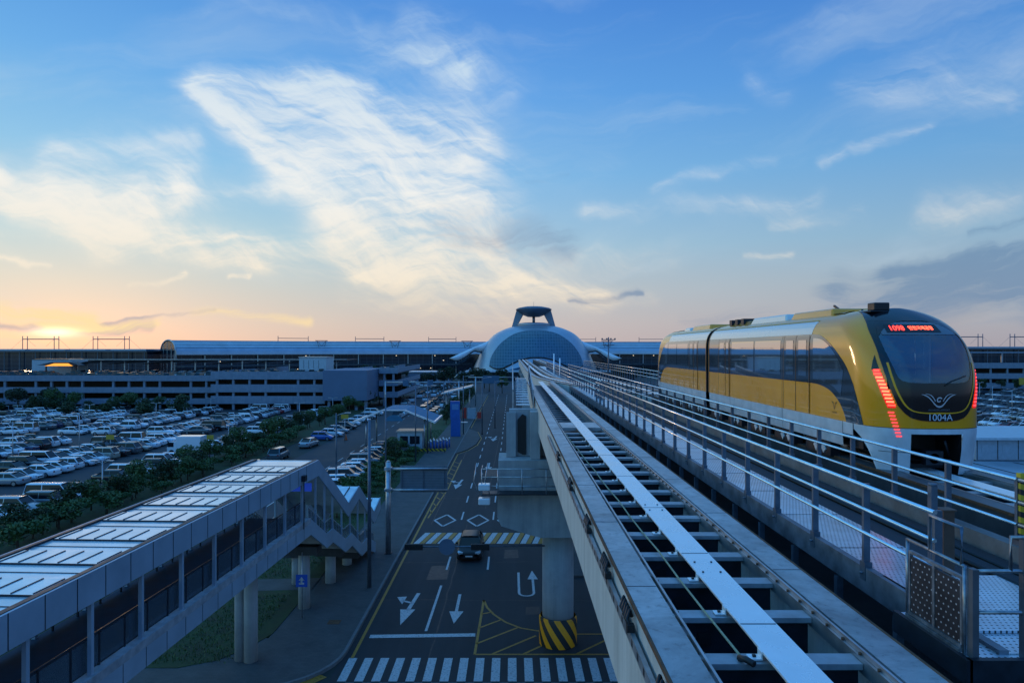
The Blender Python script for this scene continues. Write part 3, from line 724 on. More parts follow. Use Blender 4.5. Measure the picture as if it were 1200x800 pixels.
q.box(gx-.02, gx+.02, 6.465, 7.33, gz0+.661, gz0+.69); q.box(gx-.05, gx+.03, 6.46, 7.34, gz0-.03, gz0+.0); q.box(gx-.03, gx+.02, 6.465, 7.33, gz0+.005, gz0+.036)
q.build('panel_frame', mat('worn_steel', (.20, .22, .24), .4, .6, var=.6, scale=8), gt)
gr = thing('platform_guard_rail', (5.0, 6.4, WZ), 'tube guard rail on the front edge of the platform, right of the gate', 'guard rail')
def rtube(pts, r=.019):
    q = MB(); q.tube(pts, r, 8); q.build('rail', MATS['worn_tube'], gr)
ry = 6.38
rtube([(4.36, ry, WZ+.81), (5.5, ry, WZ+.81)]); rtube([(4.36, ry, WZ+.42), (5.5, ry, WZ+.42)])
rtube([(4.72, ry, WZ+.81), (4.72, ry, WZ+1.13), (5.5, ry, WZ+1.13)])
q = MB(); q.box(4.34, 4.40, ry-.03, ry+.05, WZ-.2, WZ+.83); q.box(4.78+.04, 4.88, ry-.03, ry+.03, WZ-.2, WZ+1.13); q.build('upright', mat('upright_steel', (.12, .13, .15), .5, .4, var=.3), gr)
# ------------------------------------------------------------------ viaduct piers
px_, py_ = 2.44, 35.8
pier = thing('viaduct_pier', (px_, py_, 0), 'round concrete viaduct pier with yellow and black striped base standing in the road', 'pier')
b = MB(); b.cyl(px_, py_, 0, 6.2, .83, n=40); b.build('column', concrete, pier)
def cyl_band(r, z0, z1, parent, m):
    b = MB(); b.lathe(px_, py_, [(r, z0), (r, z1-.1), (r-.06, z1)], 40); return b.build('striped_collar', m, parent)
cyl_band(1.0, .02, 1.5, pier, band_stripe)
b = MB()
capp = [(-.75, 8.5), (-.75, 7.0), (-.55, 6.55), (.9, 6.1), (1.5, 5.95), (4.2, 5.95), (5.0, 6.3), (6.4, 7.0), (6.4, 8.5)]
b.prism(capp, 'y', py_-1.5, py_+1.5); b.build('cap', concrete, pier)
b = MB(); b.box(-.70, 6.2, py_-1.3, py_+1.3, 8.52, 9.85); b.build('cap_block', concrete, pier)
b = MB()
b.box(-.15, 2.6, py_+.1, py_+.7, 9.87, 12.35); b.build('upper_wall', concrete, pier)
b = MB(); b.prism([(.30, 10.1), (.55, 9.95), (.75, 9.95), (.75, 12.0), (.55, 12.1), (.30, 11.8)], 'y', py_+.02, py_+.098); b.build('opening_shade', black, pier)  # black plate on the wall, painted shade of the arched opening
b = MB(); b.box(.95, 1.45, py_-1.0, py_+.098, 9.87, 12.3); b.build('pillar', concrete, pier)
b = MB(); b.box(-.3, .2, py_-.2, py_+.05, 9.87, 12.2); b.build('pillar', concrete, pier)
mr = thing('maintenance_balcony', (-.9, py_-1.5, 8.2), 'steel tube railing and balcony wrapped round the pier head', 'balcony')
b = MB()
yb = py_-2.35
b.box(-1.5, 3.2, yb, py_-1.52, 8.30, 8.36); b.build('floor', dark_steel, mr)
for z in (8.75, 9.2, 9.6):
    b = MB(); b.tube([(-1.5, py_-1.4, z), (-1.5, yb, z), (3.2, yb, z)], .03, 6); b.build('rail', galv, mr)
for x in (-1.5, -.7, .5, 1.7, 2.9):
    b = MB(); b.tube([(x, yb, 8.36), (x, yb, 9.62)], .03, 6); b.build('post', galv, mr)
for i, z in enumerate((8.75, 8.05)):
    f = thing('floodlight', (-1.35, yb-.1, z), ('upper' if i == 0 else 'lower')+' pale floodlight box of the two hung left of the pier head', 'floodlight', 'floodlights on the pier head')
    b = MB(); b.box(-1.66, -1.08, yb-.28, yb+.2, z-.18, z+.14); bevel(b.build('housing', white_plate, f), .05)
    b = MB(); b.box(-1.62, -1.12, yb-.285, yb-.281, z-.14, z+.10); b.build('lens', mat('lamp_lens', (.75, .78, .8), .15, var=0), f)
b = MB()
for sx in (-1.65, -1.1, ): b.tube([(sx, yb, 8.36), (sx-.25, yb-.1, 9.0), (sx-.1, yb, 9.9)], .025, 6)
b.pieces('bent_bracket', galv, mr)
# ladder-like cable cabinet on the span behind
cbn = thing('cable_stair', (.7, 40, 9.8), 'steel caged stair with glass-like side panels rising beside the guideway beyond the pier', 'stair')
b = MB()
for k in range(12): b.box(.25, 1.05, 39.6+k*.9, 40.4+k*.9, 12.25+k*.10, 12.3+k*.10)
b.pieces('tread', white_plate, cbn)
for sx in (.05, 1.25):
    b = MB(); b.prism([(39.4, 12.1), (39.4, 13.1), (50.4, 14.3), (50.4, 13.3)], 'x', sx-.02, sx+.02); b.build('side_panel', mat('tinted_panel', (.16, .22, .28), .15, .3, var=.2), cbn)
    b = MB(); b.bar((sx, 39.4, 13.15), (sx, 50.4, 14.35), .07); b.bar((sx, 39.4, 12.1), (sx, 39.4, 13.1), .08); b.bar((sx, 50.4, 13.3), (sx, 50.4, 14.6), .07); b.build('handrail', galv, cbn)
b = MB(); b.box(0, 1.3, 39.35, 39.45, 11.9, 12.1); b.build('front_plate', galv, cbn)
for i, (x, y) in enumerate(((2.6, 64), (3.2, 92), (3.1, 122), (9.0, 35.8), (9.0, 64), (8.4, 92), (8.2, 122), (3.1, 150), (8, 150))):
    p = thing('viaduct_pier', (x, y, 0), f'plain concrete pier of the {"left" if x < 5 else "right"} guideway, {ordinal(i if x<5 and i<3 else (3 if i==7 else (i-3 if i<7 else 4)))} behind the striped pier', 'pier', 'viaduct piers further back')
    b = MB(); b.cyl(x, y, 0, 9.2, .85, n=24); b.build('column', concrete, p)
    b = MB(); b.prism([(x-1.6, 11.2), (x-1.6, 10.2), (x-.9, 9.2), (x+.9, 9.2), (x+1.6, 10.2), (x+1.6, 11.2)], 'y', y-1.1, y+1.1); b.build('cap', concrete, p)

# mast arm with traffic signals seen from behind
ma = thing('signal_mast_arm', (1.6, 35.2, 5.3), 'thin grey mast arm reaching left from the pier over the road', 'mast arm')
b = MB(); b.tube([(1.7, 35.1, 5.32), (-5.6, 35.1, 5.25)], .05, 8, 0, .035); b.build('arm', post_steel, ma)
def signal(x, w, label):
    s = thing('traffic_signal', (x, 35.0, 5.1), label, 'traffic signal', 'traffic signals on the mast arm')
    b = MB(); b.box(x-w/2, x+w/2, 34.93, 35.03, 5.13, 5.45); bevel(b.build('housing', black, s), .03)
    for k in range(3):
        cx = x-w/2+w*(k+.5)/3
        b = MB(); b.tube([(cx, 34.928, 5.29), (cx, 34.90, 5.29)], .1, 12); b.build('rear_cover', black, s)
signal(-5.1, .95, 'black traffic signal seen from behind at the far left tip of the mast arm')
signal(-1.65, .95, 'black traffic signal seen from behind on the mast arm in front of the car')
rs = MB(); rs.tube([(-3.38, 34.96, 5.3), (-3.38, 35.0, 5.3)], .42, 28)
rs_o = rs.build('round_sign', mat('sign_back', (.16, .22, .30), .4, .4, var=.1)); tag(rs_o, 'round traffic sign seen from behind between the two signals on the mast arm', 'sign')

# gantry sign seen from behind
gn = thing('sign_gantry', (-9.36, 51, 0), 'grey steel gantry post with two arms holding a sign over the road', 'gantry')
b = MB(); b.cyl(-9.36, 51, .14, 7.05, .21, .19, 20); b.cyl(-9.36, 51, 7.05, 7.15, .19, .08, 20); b.build('post', galv, gn)
for z in (6.55, 4.95):
    b = MB(); b.tube([(-9.5, 50.9, z), (-4.85, 50.9, z)], .09, 10); b.box(-9.62, -9.1, 50.72, 51.25, z-.1, z+.1); b.build('arm', galv, gn)
    for x in (-8.9, -7.2, -5.6): pass
b = MB(); b.box(-9.6, -9.1, 50.75, 51.25, .14, .2); b.build('base_plate', dark_steel, gn)
gs = thing('road_sign', (-6.7, 51.1, 5.7), 'large rectangular road sign seen from its ribbed grey back', 'road sign')
b = MB(); b.box(-8.45, -4.9, 51.04, 51.08, 4.75, 6.75); b.build('panel', mat('sign_rear', (.20, .24, .28), .5, .5, var=.15, scale=1), gs)
b = MB()
for x in (-8.3, -6.7, -5.1): b.box(x-.04, x+.04, 50.985, 51.037, 4.78, 6.72)
b.pieces('stiffener', post_steel, gs)
b = MB()
k = 4.85
while k < 6.7: b.box(-8.42, -4.93, 51.028, 51.038, k, k+.012); k += .12
b.pieces('rib', dark_steel, gs)

# ------------------------------------------------------------------ the train
TXC = 9.75; PW = 2.6
yellow_train = mat('train_yellow', (1.0, .35, .0), .3, .0, var=.05, scale=.8, coat=.65, spec=.4)
silver_sheen = mat('train_silver_sheen', (.78, .74, .66), .25, .15, var=.03, coat=.5)  # silver with the cream reflection of the low sky put into its colour
white_train = mat('train_white', (.66, .69, .72), .34, .0, var=.14, scale=2.2, coat=.5)
black_train = mat('train_black', (.006, .007, .010), .16, .0, var=0, coat=.35, spec=.4)
band_glass = mat('train_band', (.13, .15, .17), .06, .6, var=0, coat=1.0)
win_glass = mat('train_window', (.46, .50, .54), .03, .85, var=0, coat=1.0)
seam = mat('train_seam', (.02, .02, .02), .5, var=0)
led_red = mat('red_led', (.3, .01, .01), .4, var=0, emit=(1, .035, .02), es=5)
led_soft = mat('red_led_dim', (.3, .02, .02), .4, var=0, emit=(1, .06, .08), es=1.6)
led_hot = mat('red_led_core', (.4, .05, .03), .4, var=0, emit=(1, .10, .04), es=5)
def w_(z):
    if z > 0:
        t = min(1, z/1.05); return max(.004, 1.35*(1-t**3)**(1/3))
    if z < -1.8: return 1.35-.08*((-1.8-z)/1.1)**1.6
    return 1.35
def lean(z):
    t = max(0, (z+1.3)/2.35); return 1.7*t**3
def L_(z): return 1.2 if z > -1.8 else 1.2-.14*((-1.8-z)/1.1)**1.5
def yf_(z): return 15.4+lean(z)
def yc_(z): return yf_(z)+1.2
class Car:
    """one car: nose towards -Y at base, or mirrored about y=m"""
    def __init__(s, mirror=None): s.mirror = mirror
    def out(s, x, y, z):
        if s.mirror is not None: y = s.mirror-y
        return (TXC+x, y, EYE+z)
    def front(s, f, z, off=0.0, raw=False):
        def p(f, z):
            f = max(-.99999, min(.99999, f))
            return Vector((w_(z)*f, yc_(z)-L_(z)*(1-abs(f)**PW)**(1/PW), z))
        q = p(f, z)
        if off:
            # implicit gradient, stable near the side too
            a = abs(f); bq = (1-min(a, .99999)**PW)**(1/PW)
            nx = math.copysign(a**(PW-1)/w_(z), f); ny = -(bq**(PW-1))/L_(z)
            dz = .01; q2 = p(f, min(z+dz, 1.049)); 
            n = Vector((nx, ny, 0)).normalized(); dd = (q2-q)/max(1e-6, (q2-q).z) if (q2-q).z > 1e-5 else Vector((0, 0, 1))
            nz = -(n.dot(Vector((dd.x, dd.y, 0)))); n = Vector((n.x, n.y, nz)).normalized()
            q = q+n*off
        return q if raw else s.out(q.x, q.y, q.z)
    def side(s, Y, z, off=0.0, sd=-1):
        if Y >= yc_(z):
            dz = .01; wz = w_(min(z+dz, 1.04)); sl = (w_(z)-wz)/dz
            n = Vector((1, 0, sl)).normalized()*off
            return s.out(sd*(w_(z)+n.x), Y, z+n.z)
        f = (1-min(.99999, (yc_(z)-Y)/L_(z))**PW)**(1/PW)
        return s.front(sd*f, z, off)
def resample(pts, n):
    d = [0]
    for a, b_ in zip(pts, pts[1:]): d.append(d[-1]+math.dist(a, b_))
    out = []; j = 0
    for i in range(n):
        t = d[-1]*i/(n-1)
        while j < len(d)-2 and d[j+1] < t: j += 1
        u = (t-d[j])/max(1e-9, d[j+1]-d[j]); out.append(tuple(p+(q-p)*u for p, q in zip(pts[j], pts[j+1])))
    return out
def smooth_curve(pts, n):
    """Catmull-Rom through the points"""
    P = [pts[0]]+list(pts)+[pts[-1]]; out = []
    for i in range(1, len(P)-2):
        for k in range(8):
            t = k/8; p0, p1, p2_, p3_ = P[i-1:i+3]
            out.append(tuple(.5*((2*b_)+(-a+c)*t+(2*a-5*b_+4*c-d)*t*t+(-a+3*b_-3*c+d)*t**3) for a, b_, c, d in zip(p0, p1, p2_, p3_)))
    out.append(tuple(pts[-1])); return resample(out, n)
def patch(b, fn, A, B, k=6, mi=0):
    """surface between two equally sampled curves A and B given in surface coordinates"""
    rings = [[fn(*(a[j]+(c[j]-a[j])*t/k for j in (0, 1))) for t in range(k+1)] for a, c in zip(A, B)]
    b.loft(rings, False, mi, True)
def text_polys(s, size, bold=0.0):
    cu = bpy.data.curves.new('t', 'FONT'); cu.body = s; cu.size = size; cu.align_x = 'CENTER'; cu.align_y = 'CENTER'; cu.offset = bold
    ob = bpy.data.objects.new('t', cu); COL.objects.link(ob)
    dg = bpy.context.evaluated_depsgraph_get(); dg.update()
    me = bpy.data.meshes.new_from_object(ob.evaluated_get(dg))
    vs = [tuple(v.co) for v in me.vertices]; fs = [tuple(p.vertices) for p in me.polygons]
    bpy.data.objects.remove(ob); bpy.data.curves.remove(cu); bpy.data.meshes.remove(me)
    return vs, fs

def build_car(root, car, y_rear, windows, doors, seams, front=True):
    c = car
    zs = [-1.8, -1.5, -1.2, -.9, -.65, -.4, -.2]+[1.05*math.sin(R(t)) for t in [0, 6, 12, 18, 24, 30, 35, 40, 45, 50, 55, 60, 64, 67, 70, 72, 74, 76, 78, 80, 82, 84, 86, 87.5, 89, 89.9]]
    fr = [math.copysign(abs(math.sin(R(a)))**(2/PW), a) for a in [x for x in range(-88, 89, 4)]]
    b = MB(); rows = []
    nsd = 10
    for z in zs:
        row = [c.out(-w_(z), yc_(z)+(y_rear-yc_(z))*(1-k/nsd), z) for k in range(nsd)]
        row += [c.front(f, z) for f in [-1]+fr+[1]]
        row += [c.out(w_(z), yc_(z)+(y_rear-yc_(z))*(k+1)/nsd, z) for k in range(nsd)]
        rows.append(row)
    n = len(rows[0]); vs = [p for r in rows for p in r]; fs = []
    allf = [None]*nsd+[-1]+fr+[1]+[None]*nsd
    for i in range(len(zs)-1):
        for k in range(n-1):
            f = allf[k]; g = allf[k+1]; zm = (zs[i]+zs[i+1])/2
            if f is not None and g is not None and abs((f+g)/2) < .745 and -.83 < zm < .76: continue
            fs.append((i*n+k, i*n+k+1, (i+1)*n+k+1, (i+1)*n+k))
    b.add(vs, fs, 0, True)
    body = b.build('body', yellow_train, root)
    # rear bulkhead of the car
    b = MB(); ring = [c.out(-w_(z), y_rear, z) for z in zs]+[c.out(w_(z), y_rear, z) for z in reversed(zs)]
    b.add(ring, [tuple(range(len(ring)))]); b.build('end_wall', seam, root)
    # silver band above the windows and gloss band round them, both sides
    for sd in (-1, 1):
        b = MB(); ys = [18.95+(y_rear-.02-18.95)*k/12 for k in range(13)]
        patch(b, lambda Y, z: c.side(Y, z, .004, sd), [(y, .44) for y in ys], [(y, .80) for y in ys], 6)
        b.build('cantrail_band', silver_sheen, root)
        b = MB(); patch(b, lambda Y, z: c.side(Y, z, .012, sd), [(y, .803) for y in ys], [(y, .83) for y in ys], 2); b.build('gutter', yellow_p, root)
        b = MB(); ys = [18.9+(y_rear-.02-18.9)*k/12 for k in range(13)]
        patch(b, lambda Y, z: c.side(Y, z, .006, sd), [(y, -.92) for y in ys], [(y, .44) for y in ys], 8)
        # swoosh that curls down at the front
        A = smooth_curve([(18.9, .44), (18.4, .40), (17.9, .22), (17.4, -.07), (16.95, -.40), (16.63, -.80), (16.38, -1.25), (16.17, -1.80)], 26)
        Bc = smooth_curve([(18.9, -.92), (18.45, -.94), (17.95, -1.02), (17.6, -1.15), (17.3, -1.33), (17.1, -1.52), (16.98, -1.70), (16.93, -1.80)], 26)
        patch(b, lambda Y, z: c.side(Y, z, .006, sd), A, Bc, 8)
        b.build('window_band', band_glass, root)
        # front quarter window
        b = MB()
        A = smooth_curve([(18.80, .33), (18.3, .29), (17.85, .12), (17.42, -.18), (17.08, -.52)], 16)
        Bc = smooth_curve([(18.80, -.80), (18.3, -.82), (17.8, -.90), (17.45, -1.02), (17.2, -1.18)], 16)
        patch(b, lambda Y, z: c.side(Y, z, .012, sd), A, Bc, 8); b.build('window', win_glass, root)
        for (a, e) in windows:
            b = MB(); ys = [a+(e-a)*k/3 for k in range(4)]
            patch(b, lambda Y, z: c.side(Y, z, .012, sd), [(y, -.76) for y in ys], [(y, .30) for y in ys], 5); b.build('window', win_glass, root)
        for (a, m_, e) in doors:
            for (p, q) in ((a, m_-.01), (m_+.01, e)):
                b = MB(); ys = [p+(q-p)*k/2 for k in range(3)]
                patch(b, lambda Y, z: c.side(Y, z, .014, sd), [(y, -.915) for y in ys], [(y, .38) for y in ys], 6, 1)
                patch(b, lambda Y, z: c.side(Y, z, .014, sd), [(y, -1.78) for y in ys], [(y, -.925) for y in ys], 3, 0)
                d = b.build('door', [yellow_train, band_glass], root)
                b = MB(); g0_, g1_ = p+(q-p)*.2, p+(q-p)*.8
                patch(b, lambda Y, z: c.side(Y, z, .020, sd), [(g0_, -.74), (g1_, -.74)], [(g0_, .28), (g1_, .28)], 5); wn_ = b.build('door_window', win_glass, d_or(d, root))
            for sy in (a-.012, m_, e+.012):
                b = MB(); patch(b, lambda Y, z: c.side(Y, z, .022, sd), [(sy-.012, -1.79), (sy+.012, -1.79)], [(sy-.012, .42), (sy+.012, .42)], 6); b.build('door_seam', seam, root)
        for sy in seams:
            b = MB(); patch(b, lambda Y, z: c.side(Y, z, .012, sd), [(sy-.008, -2.4), (sy+.008, -2.4)], [(sy-.008, .80), (sy+.008, .80)], 8); b.build('panel_seam', seam, root)
        # side skirt
        b = MB(); ys = [17.15+(y_rear-.05-17.15)*k/6 for k in range(7)]
        patch(b, lambda Y, z: c.side(Y, z, .0, sd), [(y, -2.42) for y in ys], [(y, -1.802) for y in ys], 4); b.build('side_skirt', white_train, root)
        b = MB(); ys = [17.15+(y_rear-.05-17.15)*k/24 for k in range(25)]
        for k in range(0, 24, 3):
            for zz in (-2.1,): pass
        # bogie pieces below the skirt
        for k in range(5):
            y0 = 17.9+k*(y_rear-19.5)/4
            b = MB()
            x0 = TXC+sd*1.16; ya = c.out(0, y0, 0)[1]; yb_ = c.out(0, y0+1.5, 0)[1]
            b.box(x0-.13, x0+.13, ya, yb_, EYE-2.82, EYE-2.45); bo_ = b.build('bogie_frame', dark_steel, root)
            for q in (0.3, .75):
                b = MB(); yq = c.out(0, y0+q, 0)[1]; b.bar((x0+sd*.145, yq, EYE-2.72), (x0+sd*.145, yq+.15, EYE-2.56), .03, .16); b.build('bracket', white_plate, root)
    # white lower front with the coupler opening
    b = MB()
    hole = .44
    fl = [-1+.0]+[-.985, -.96, -.92, -.86, -.78, -.7, -.6, -.52, -hole]
    def ring_rows(zlist, flist, cut):
        rows = []
        for z in zlist:
            t = max(0, (-2.0-z)/.9)
            rr = []
            for f in flist:
                lim = 1-.13*t if cut else 1
                ff = max(-lim, min(lim, f)); rr.append(c.front(ff, z))
            rows.append(rr)
        return rows
    full = fl+[-.3, -.15, 0, .15, .3]+[-x for x in reversed(fl)]
    b.loft(ring_rows([-1.802, -1.86, -1.93], full, False), False, 0, True)
    zl = [-1.93, -2.1, -2.3, -2.5, -2.7, -2.88]
    b.loft(ring_rows(zl, fl, True), False, 0, True); b.loft(ring_rows(zl, [-x for x in reversed(fl)], True), False, 0, True)
    # return of the lower front along the side
    for sd in (-1, 1):
        patch(b, lambda Y, z: c.side(Y, z, 0, sd), [(17.13, -2.1), (16.62, -2.1)], [(17.13, -1.802), (16.62, -1.802)], 3)
    b.build('front_skirt', white_train, root)
    b = MB(); hx_ = 1.33*hole+.05
    ya, yb_ = sorted((c.out(0, 15.62, 0)[1], c.out(0, 16.6, 0)[1]))
    b.box(TXC-hx_, TXC+hx_, ya if False else min(c.out(0, 16.5, 0)[1], c.out(0, 16.6, 0)[1]), max(c.out(0, 16.5, 0)[1], c.out(0, 16.6, 0)[1]), EYE-2.95, EYE-1.85)
    b.box(TXC-hx_-.03, TXC-hx_+.03, ya, yb_, EYE-2.9, EYE-1.9); b.box(TXC+hx_-.03, TXC+hx_+.03, ya, yb_, EYE-2.9, EYE-1.9)
    b.box(TXC-hx_, TXC+hx_, ya, yb_, EYE-1.93, EYE-1.88); b.build('coupler_recess', black, root)
    b = MB(); yy = c.out(0, 15.55, 0)[1]; y2 = c.out(0, 16.5, 0)[1]
    b.tube([(TXC, yy, EYE-2.5), (TXC, y2, EYE-2.5)], .12, 10); b.box(TXC-.2, TXC+.2, min(yy, yy+.2), max(yy, yy+.2), EYE-2.65, EYE-2.33); b.box(TXC-.5, TXC+.5, min(y2, (yy+y2)/2), max(y2, (yy+y2)/2), EYE-2.8, EYE-2.7)
    b.tube([(TXC+.3, yy+.1, EYE-2.1), (TXC+.42, yy+.15, EYE-2.45), (TXC+.3, y2, EYE-2.5)], .03, 6)
    b.build('coupler', dark_steel, root)
    # underframe
    b = MB(); y0_, y1_ = sorted((c.out(0, 16.6, 0)[1], c.out(0, y_rear-.1, 0)[1])); b.box(TXC-1.1, TXC+1.1, y0_, y1_, EYE-2.45, EYE-1.85); b.build('underframe', dark_steel, root)
    # front mask
    mk_ = [(0.0, -1.635), (.18, -1.63), (.32, -1.61), (.45, -1.555), (.54, -1.45), (.63, -1.28), (.73, -.86), (.78, -.48), (.80, -.2), (.80, .15), (.80, .45), (.79, .68), (.81, .82), (.85, .92), (.92, .985), (.999, 1.03)]
    gl = [(0.0, -.76), (.25, -.765), (.45, -.75), (.56, -.72), (.62, -.62), (.65, -.45), (.675, -.3), (.695, -.15), (.71, 0), (.712, .2), (.71, .4), (.69, .56), (.62, .665), (.45, .697), (.25, .705), (0, .71)]
    N = 60
    A = resample([(a*1.35, z) for a, z in mk_], N); A = [(min(.9995, a/1.35), z) for a, z in A]
    Gc = resample([(a*1.35, z) for a, z in gl], N); Gc = [(a/1.35, z) for a, z in Gc]
    b = MB()
    zc = [.70+.345*math.sin(R(t)) for t in range(0, 91, 3)]
    def mf(z):
        for (f0, z0), (f1, z1) in zip(A, A[1:]):
            if z0 <= z <= z1 and z1 > z0: return f0+(f1-f0)*(z-z0)/(z1-z0)
        return .9995
    capA = [(mf(z), z) for z in zc]; capB = [(0, z) for z in zc]
    for sg in (-1, 1):
        patch(b, lambda f, z: c.front(sg*f, z, .014), [p for p in A if p[1] < .70]+[(mf(.70), .70)], resample([g for g in Gc if g[1] < .70 or g[0] > .3]+[(.25, .705), (0, .71)], len([p for p in A if p[1] < .70])+1), 8)
        patch(b, lambda f, z: c.front(sg*f, z, .016), [(Gc[-1][0]+(A[-1][0]-Gc[-1][0])*math.sin(t/30*1.5708), .71+(A[-1][1]-.71)*math.sin(t/30*1.5708)) for t in range(31)] if False else capA, capB, 10)
    # roof cap: everything between the mask's top edge and the ridge
        top = [(x, z) for x, z in A[-8:]]
    for sg in (-1, 1):
        rr_ = []
        for z in [.97+.079*math.sin(R(t)) for t in range(0, 91, 9)]:
            rr_.append([c.side(yc_(z)+dy*(1-(1.05-z)*4), z, .022, sg) for dy in (0, .05, .3, .6, .9)])
        b.loft(rr_, False, 0, True)
    b.build('front_mask', black_train, root)
    for zq, nm_ in ((-1.80, 'skirt_seam'), (-2.36, 'skirt_seam')):
        b = MB(); fl_ = [-.97+1.94*k/40 for k in range(41)] if zq > -2 else [-.86+.4*k/12 for k in range(13)]
        b.loft([[c.front(f, zq-.006, .004), c.front(f, zq+.006, .004)] for f in fl_], False, 0, True); b.build(nm_, seam, root)
    # yellow line inside the mask
    b = MB()
    a1 = [(0, -1.46), (.2, -1.455), (.36, -1.43), (.47, -1.37), (.565, -1.22), (.655, -.93), (.71, -.6), (.735, -.3)]
    s1 = smooth_curve(a1, 40); s2 = [(f-.028*min(1, f*1.6), z+.034*(1-f)) for f, z in s1]
    for sg in (-1, 1): patch(b, lambda f, z: c.front(sg*f, z, .021), s1, s2, 1)
    b.build('yellow_trim_line', mat('trim_yellow', (.95, .40, .005), .4, var=0), root)
    # windscreen
    b = MB()
    for sg in (-1, 1):
        Gs = [g for g in Gc]
        patch(b, lambda f, z: c.front(sg*f, z, .004), Gs, [(0, z) for f, z in Gs], 8)
    wsg = mat('windscreen', (.26, .36, .46), .03, .6, var=0, coat=1.0, spec=.8, alpha=.34)
    b.build('windscreen', wsg, root)
    if not front: return body
    # destination display, behind the top of the screen
    b = MB()
    patch(b, lambda f, z: c.front(f, z, .006), [(-.66+.02*abs(0), .34), (.66, .34)], [(-.645, .58), (.645, .58)], 8)
    b = MB()
    rows = []
    for z in (.36, .42, .48, .54, .60, .66): rows.append([c.front(f/10*.655, z, .012) for f in range(-10, 11)])
    b.loft(rows, False, 0, True); b.build('display_surround', mat('display_panel', (.12, .15, .18), .25, var=0), root)
    b = MB(); rows = []
    for z in (.405, .45, .5, .55, .605): rows.append([c.front(f/8*.47-.10, z, .018) for f in range(-8, 9)])
    b.loft(rows, False, 0, True); disp = b.build('destination_display', black, root)
    def stamp(poly_vs, fs, cx, cz, m, name, off, slant=0.0):
        b = MB(); b.add([c.front((cx+v[0]+slant*v[1])/w_(cz+v[1]), cz+v[1], off) for v in poly_vs], fs); return b.build(name, m, root)
    vs, fs = text_polys('1098', .165, .002); stamp(vs, fs, -.505, .505, led_red, 'display_number', .024, .15)
    vs, fs = text_polys('인천국제공항', .108, .001); stamp(vs, fs, .05, .505, led_hot, 'display_text', .024)
    vs, fs = text_polys('1004A', .215, .0); stamp(vs, fs, .02, -1.545, mat('letter_white', (.62, .66, .72), .5, var=0), 'number_lettering', .023)
    vs, fs = text_polys('INCHEON AIRPORT', .055, 0); stamp(vs, fs, 0, -1.37, mat('letter_grey', (.16, .17, .19), .5, var=0), 'operator_lettering', .022)
    # winged emblem
    em = MB(); 
    def fs_(pts, off=.022): return [c.front(x/1.35, z, off) for x, z in pts]
    for sg in (-1, 1):
        Aw = smooth_curve([(sg*.40, -1.01), (sg*.30, -1.03), (sg*.20, -1.10), (sg*.12, -1.20), (sg*.05, -1.265), (0, -1.275)], 20)
        Bw = smooth_curve([(sg*.40, -1.01), (sg*.27, -1.07), (sg*.18, -1.16), (sg*.11, -1.25), (sg*.05, -1.305), (0, -1.315)], 20)
        em.loft([fs_([p, q]) for p, q in zip(Aw, Bw)], False)
        Aw = smooth_curve([(sg*.33, -1.0), (sg*.24, -1.005), (sg*.16, -1.045), (sg*.105, -1.12), (sg*.08, -1.17)], 12)
        Bw = smooth_curve([(sg*.33, -1.0), (sg*.23, -1.02), (sg*.165, -1.065), (sg*.12, -1.13), (sg*.10, -1.17)], 12)
        em.loft([fs_([p, q]) for p, q in zip(Aw, Bw)], False)
    sp_pts = [(t/20*1.5*math.pi*1.25) for t in range(21)]
    ins = [((.085-.010*a)*math.cos(a+.6), -1.15+(.085-.010*a)*math.sin(a+.6)) for a in sp_pts]
    outs = [((.055-.009*a)*math.cos(a+.6), -1.15+(.055-.009*a)*math.sin(a+.6)) for a in sp_pts]
    em.loft([fs_([p, q], .023) for p, q in zip(ins, outs)], False)
    em.build('emblem', mat('emblem_silver', (.55, .60, .66), .3, .5, var=0), root)
    # small emblem on the left flank
    for sd in (-1,):
        em = MB()
        for sg in (-1, 1):
            for s_ in (1, .6):
                Aw = smooth_curve([(sg*.16*s_, .08), (sg*.10*s_, .07), (sg*.05*s_, .0), (0, -.09)], 10); Bw = smooth_curve([(sg*.16*s_, .08), (sg*.09*s_, .035), (sg*.04*s_, -.04), (0, -.13*s_)], 10)
                em.loft([[c.side(17.55+p[0], -1.42+p[1], .01+.001*s_, sd) for p in (a, e)] for a, e in zip(Aw, Bw)], False)
        em.build('side_emblem', mat('emblem_dark', (.06, .045, .02), .5, var=0), root)
        vs, fs = text_polys('AIRPORT', .07, 0); b = MB(); b.add([c.side(17.55+v[0], -1.62+v[1], .01, sd) for v in vs], fs); b.build('side_lettering', MATS['emblem_dark'], root)
    # tail lights, LED bars on a dark base with a red glow cover
    for sg, nm in ((-1, 'l'), (1, 'r')):
        b = MB(); patch(b, lambda f, z: c.front(sg*f, z, .009), [(.842, -.12), (.84, -.3), (.826, -.458)], [(.845, -.12), (.885, -.3), (.905, -.458)], 3); b.build('tail_light_tip', black_train, root)
        b = MB(); Aq = smooth_curve([(.83, -.46), (.80, -.62), (.745, -.95), (.655, -1.34)], 20); Bq = smooth_curve([(.90, -.46), (.88, -.62), (.835, -.95), (.755, -1.34)], 20)
        patch(b, lambda f, z: c.front(sg*f, z, .010), Aq, Bq, 4); b.build('tail_light_base', mat('tail_base', (.3, .006, .008), .15, var=0, coat=1, emit=(1, .012, .01), es=.75), root)
        def lamp_bar(t, lo, hi, m, name, off=.016, zc=None):
            b = MB()
            patch(b, lambda f, z: c.front(sg*f, z, off), [(lo[0], lo[1]), (hi[0], lo[1])], [(lo[0], lo[1]+t), (hi[0], lo[1]+t)], 3); b.build(name, m, root)
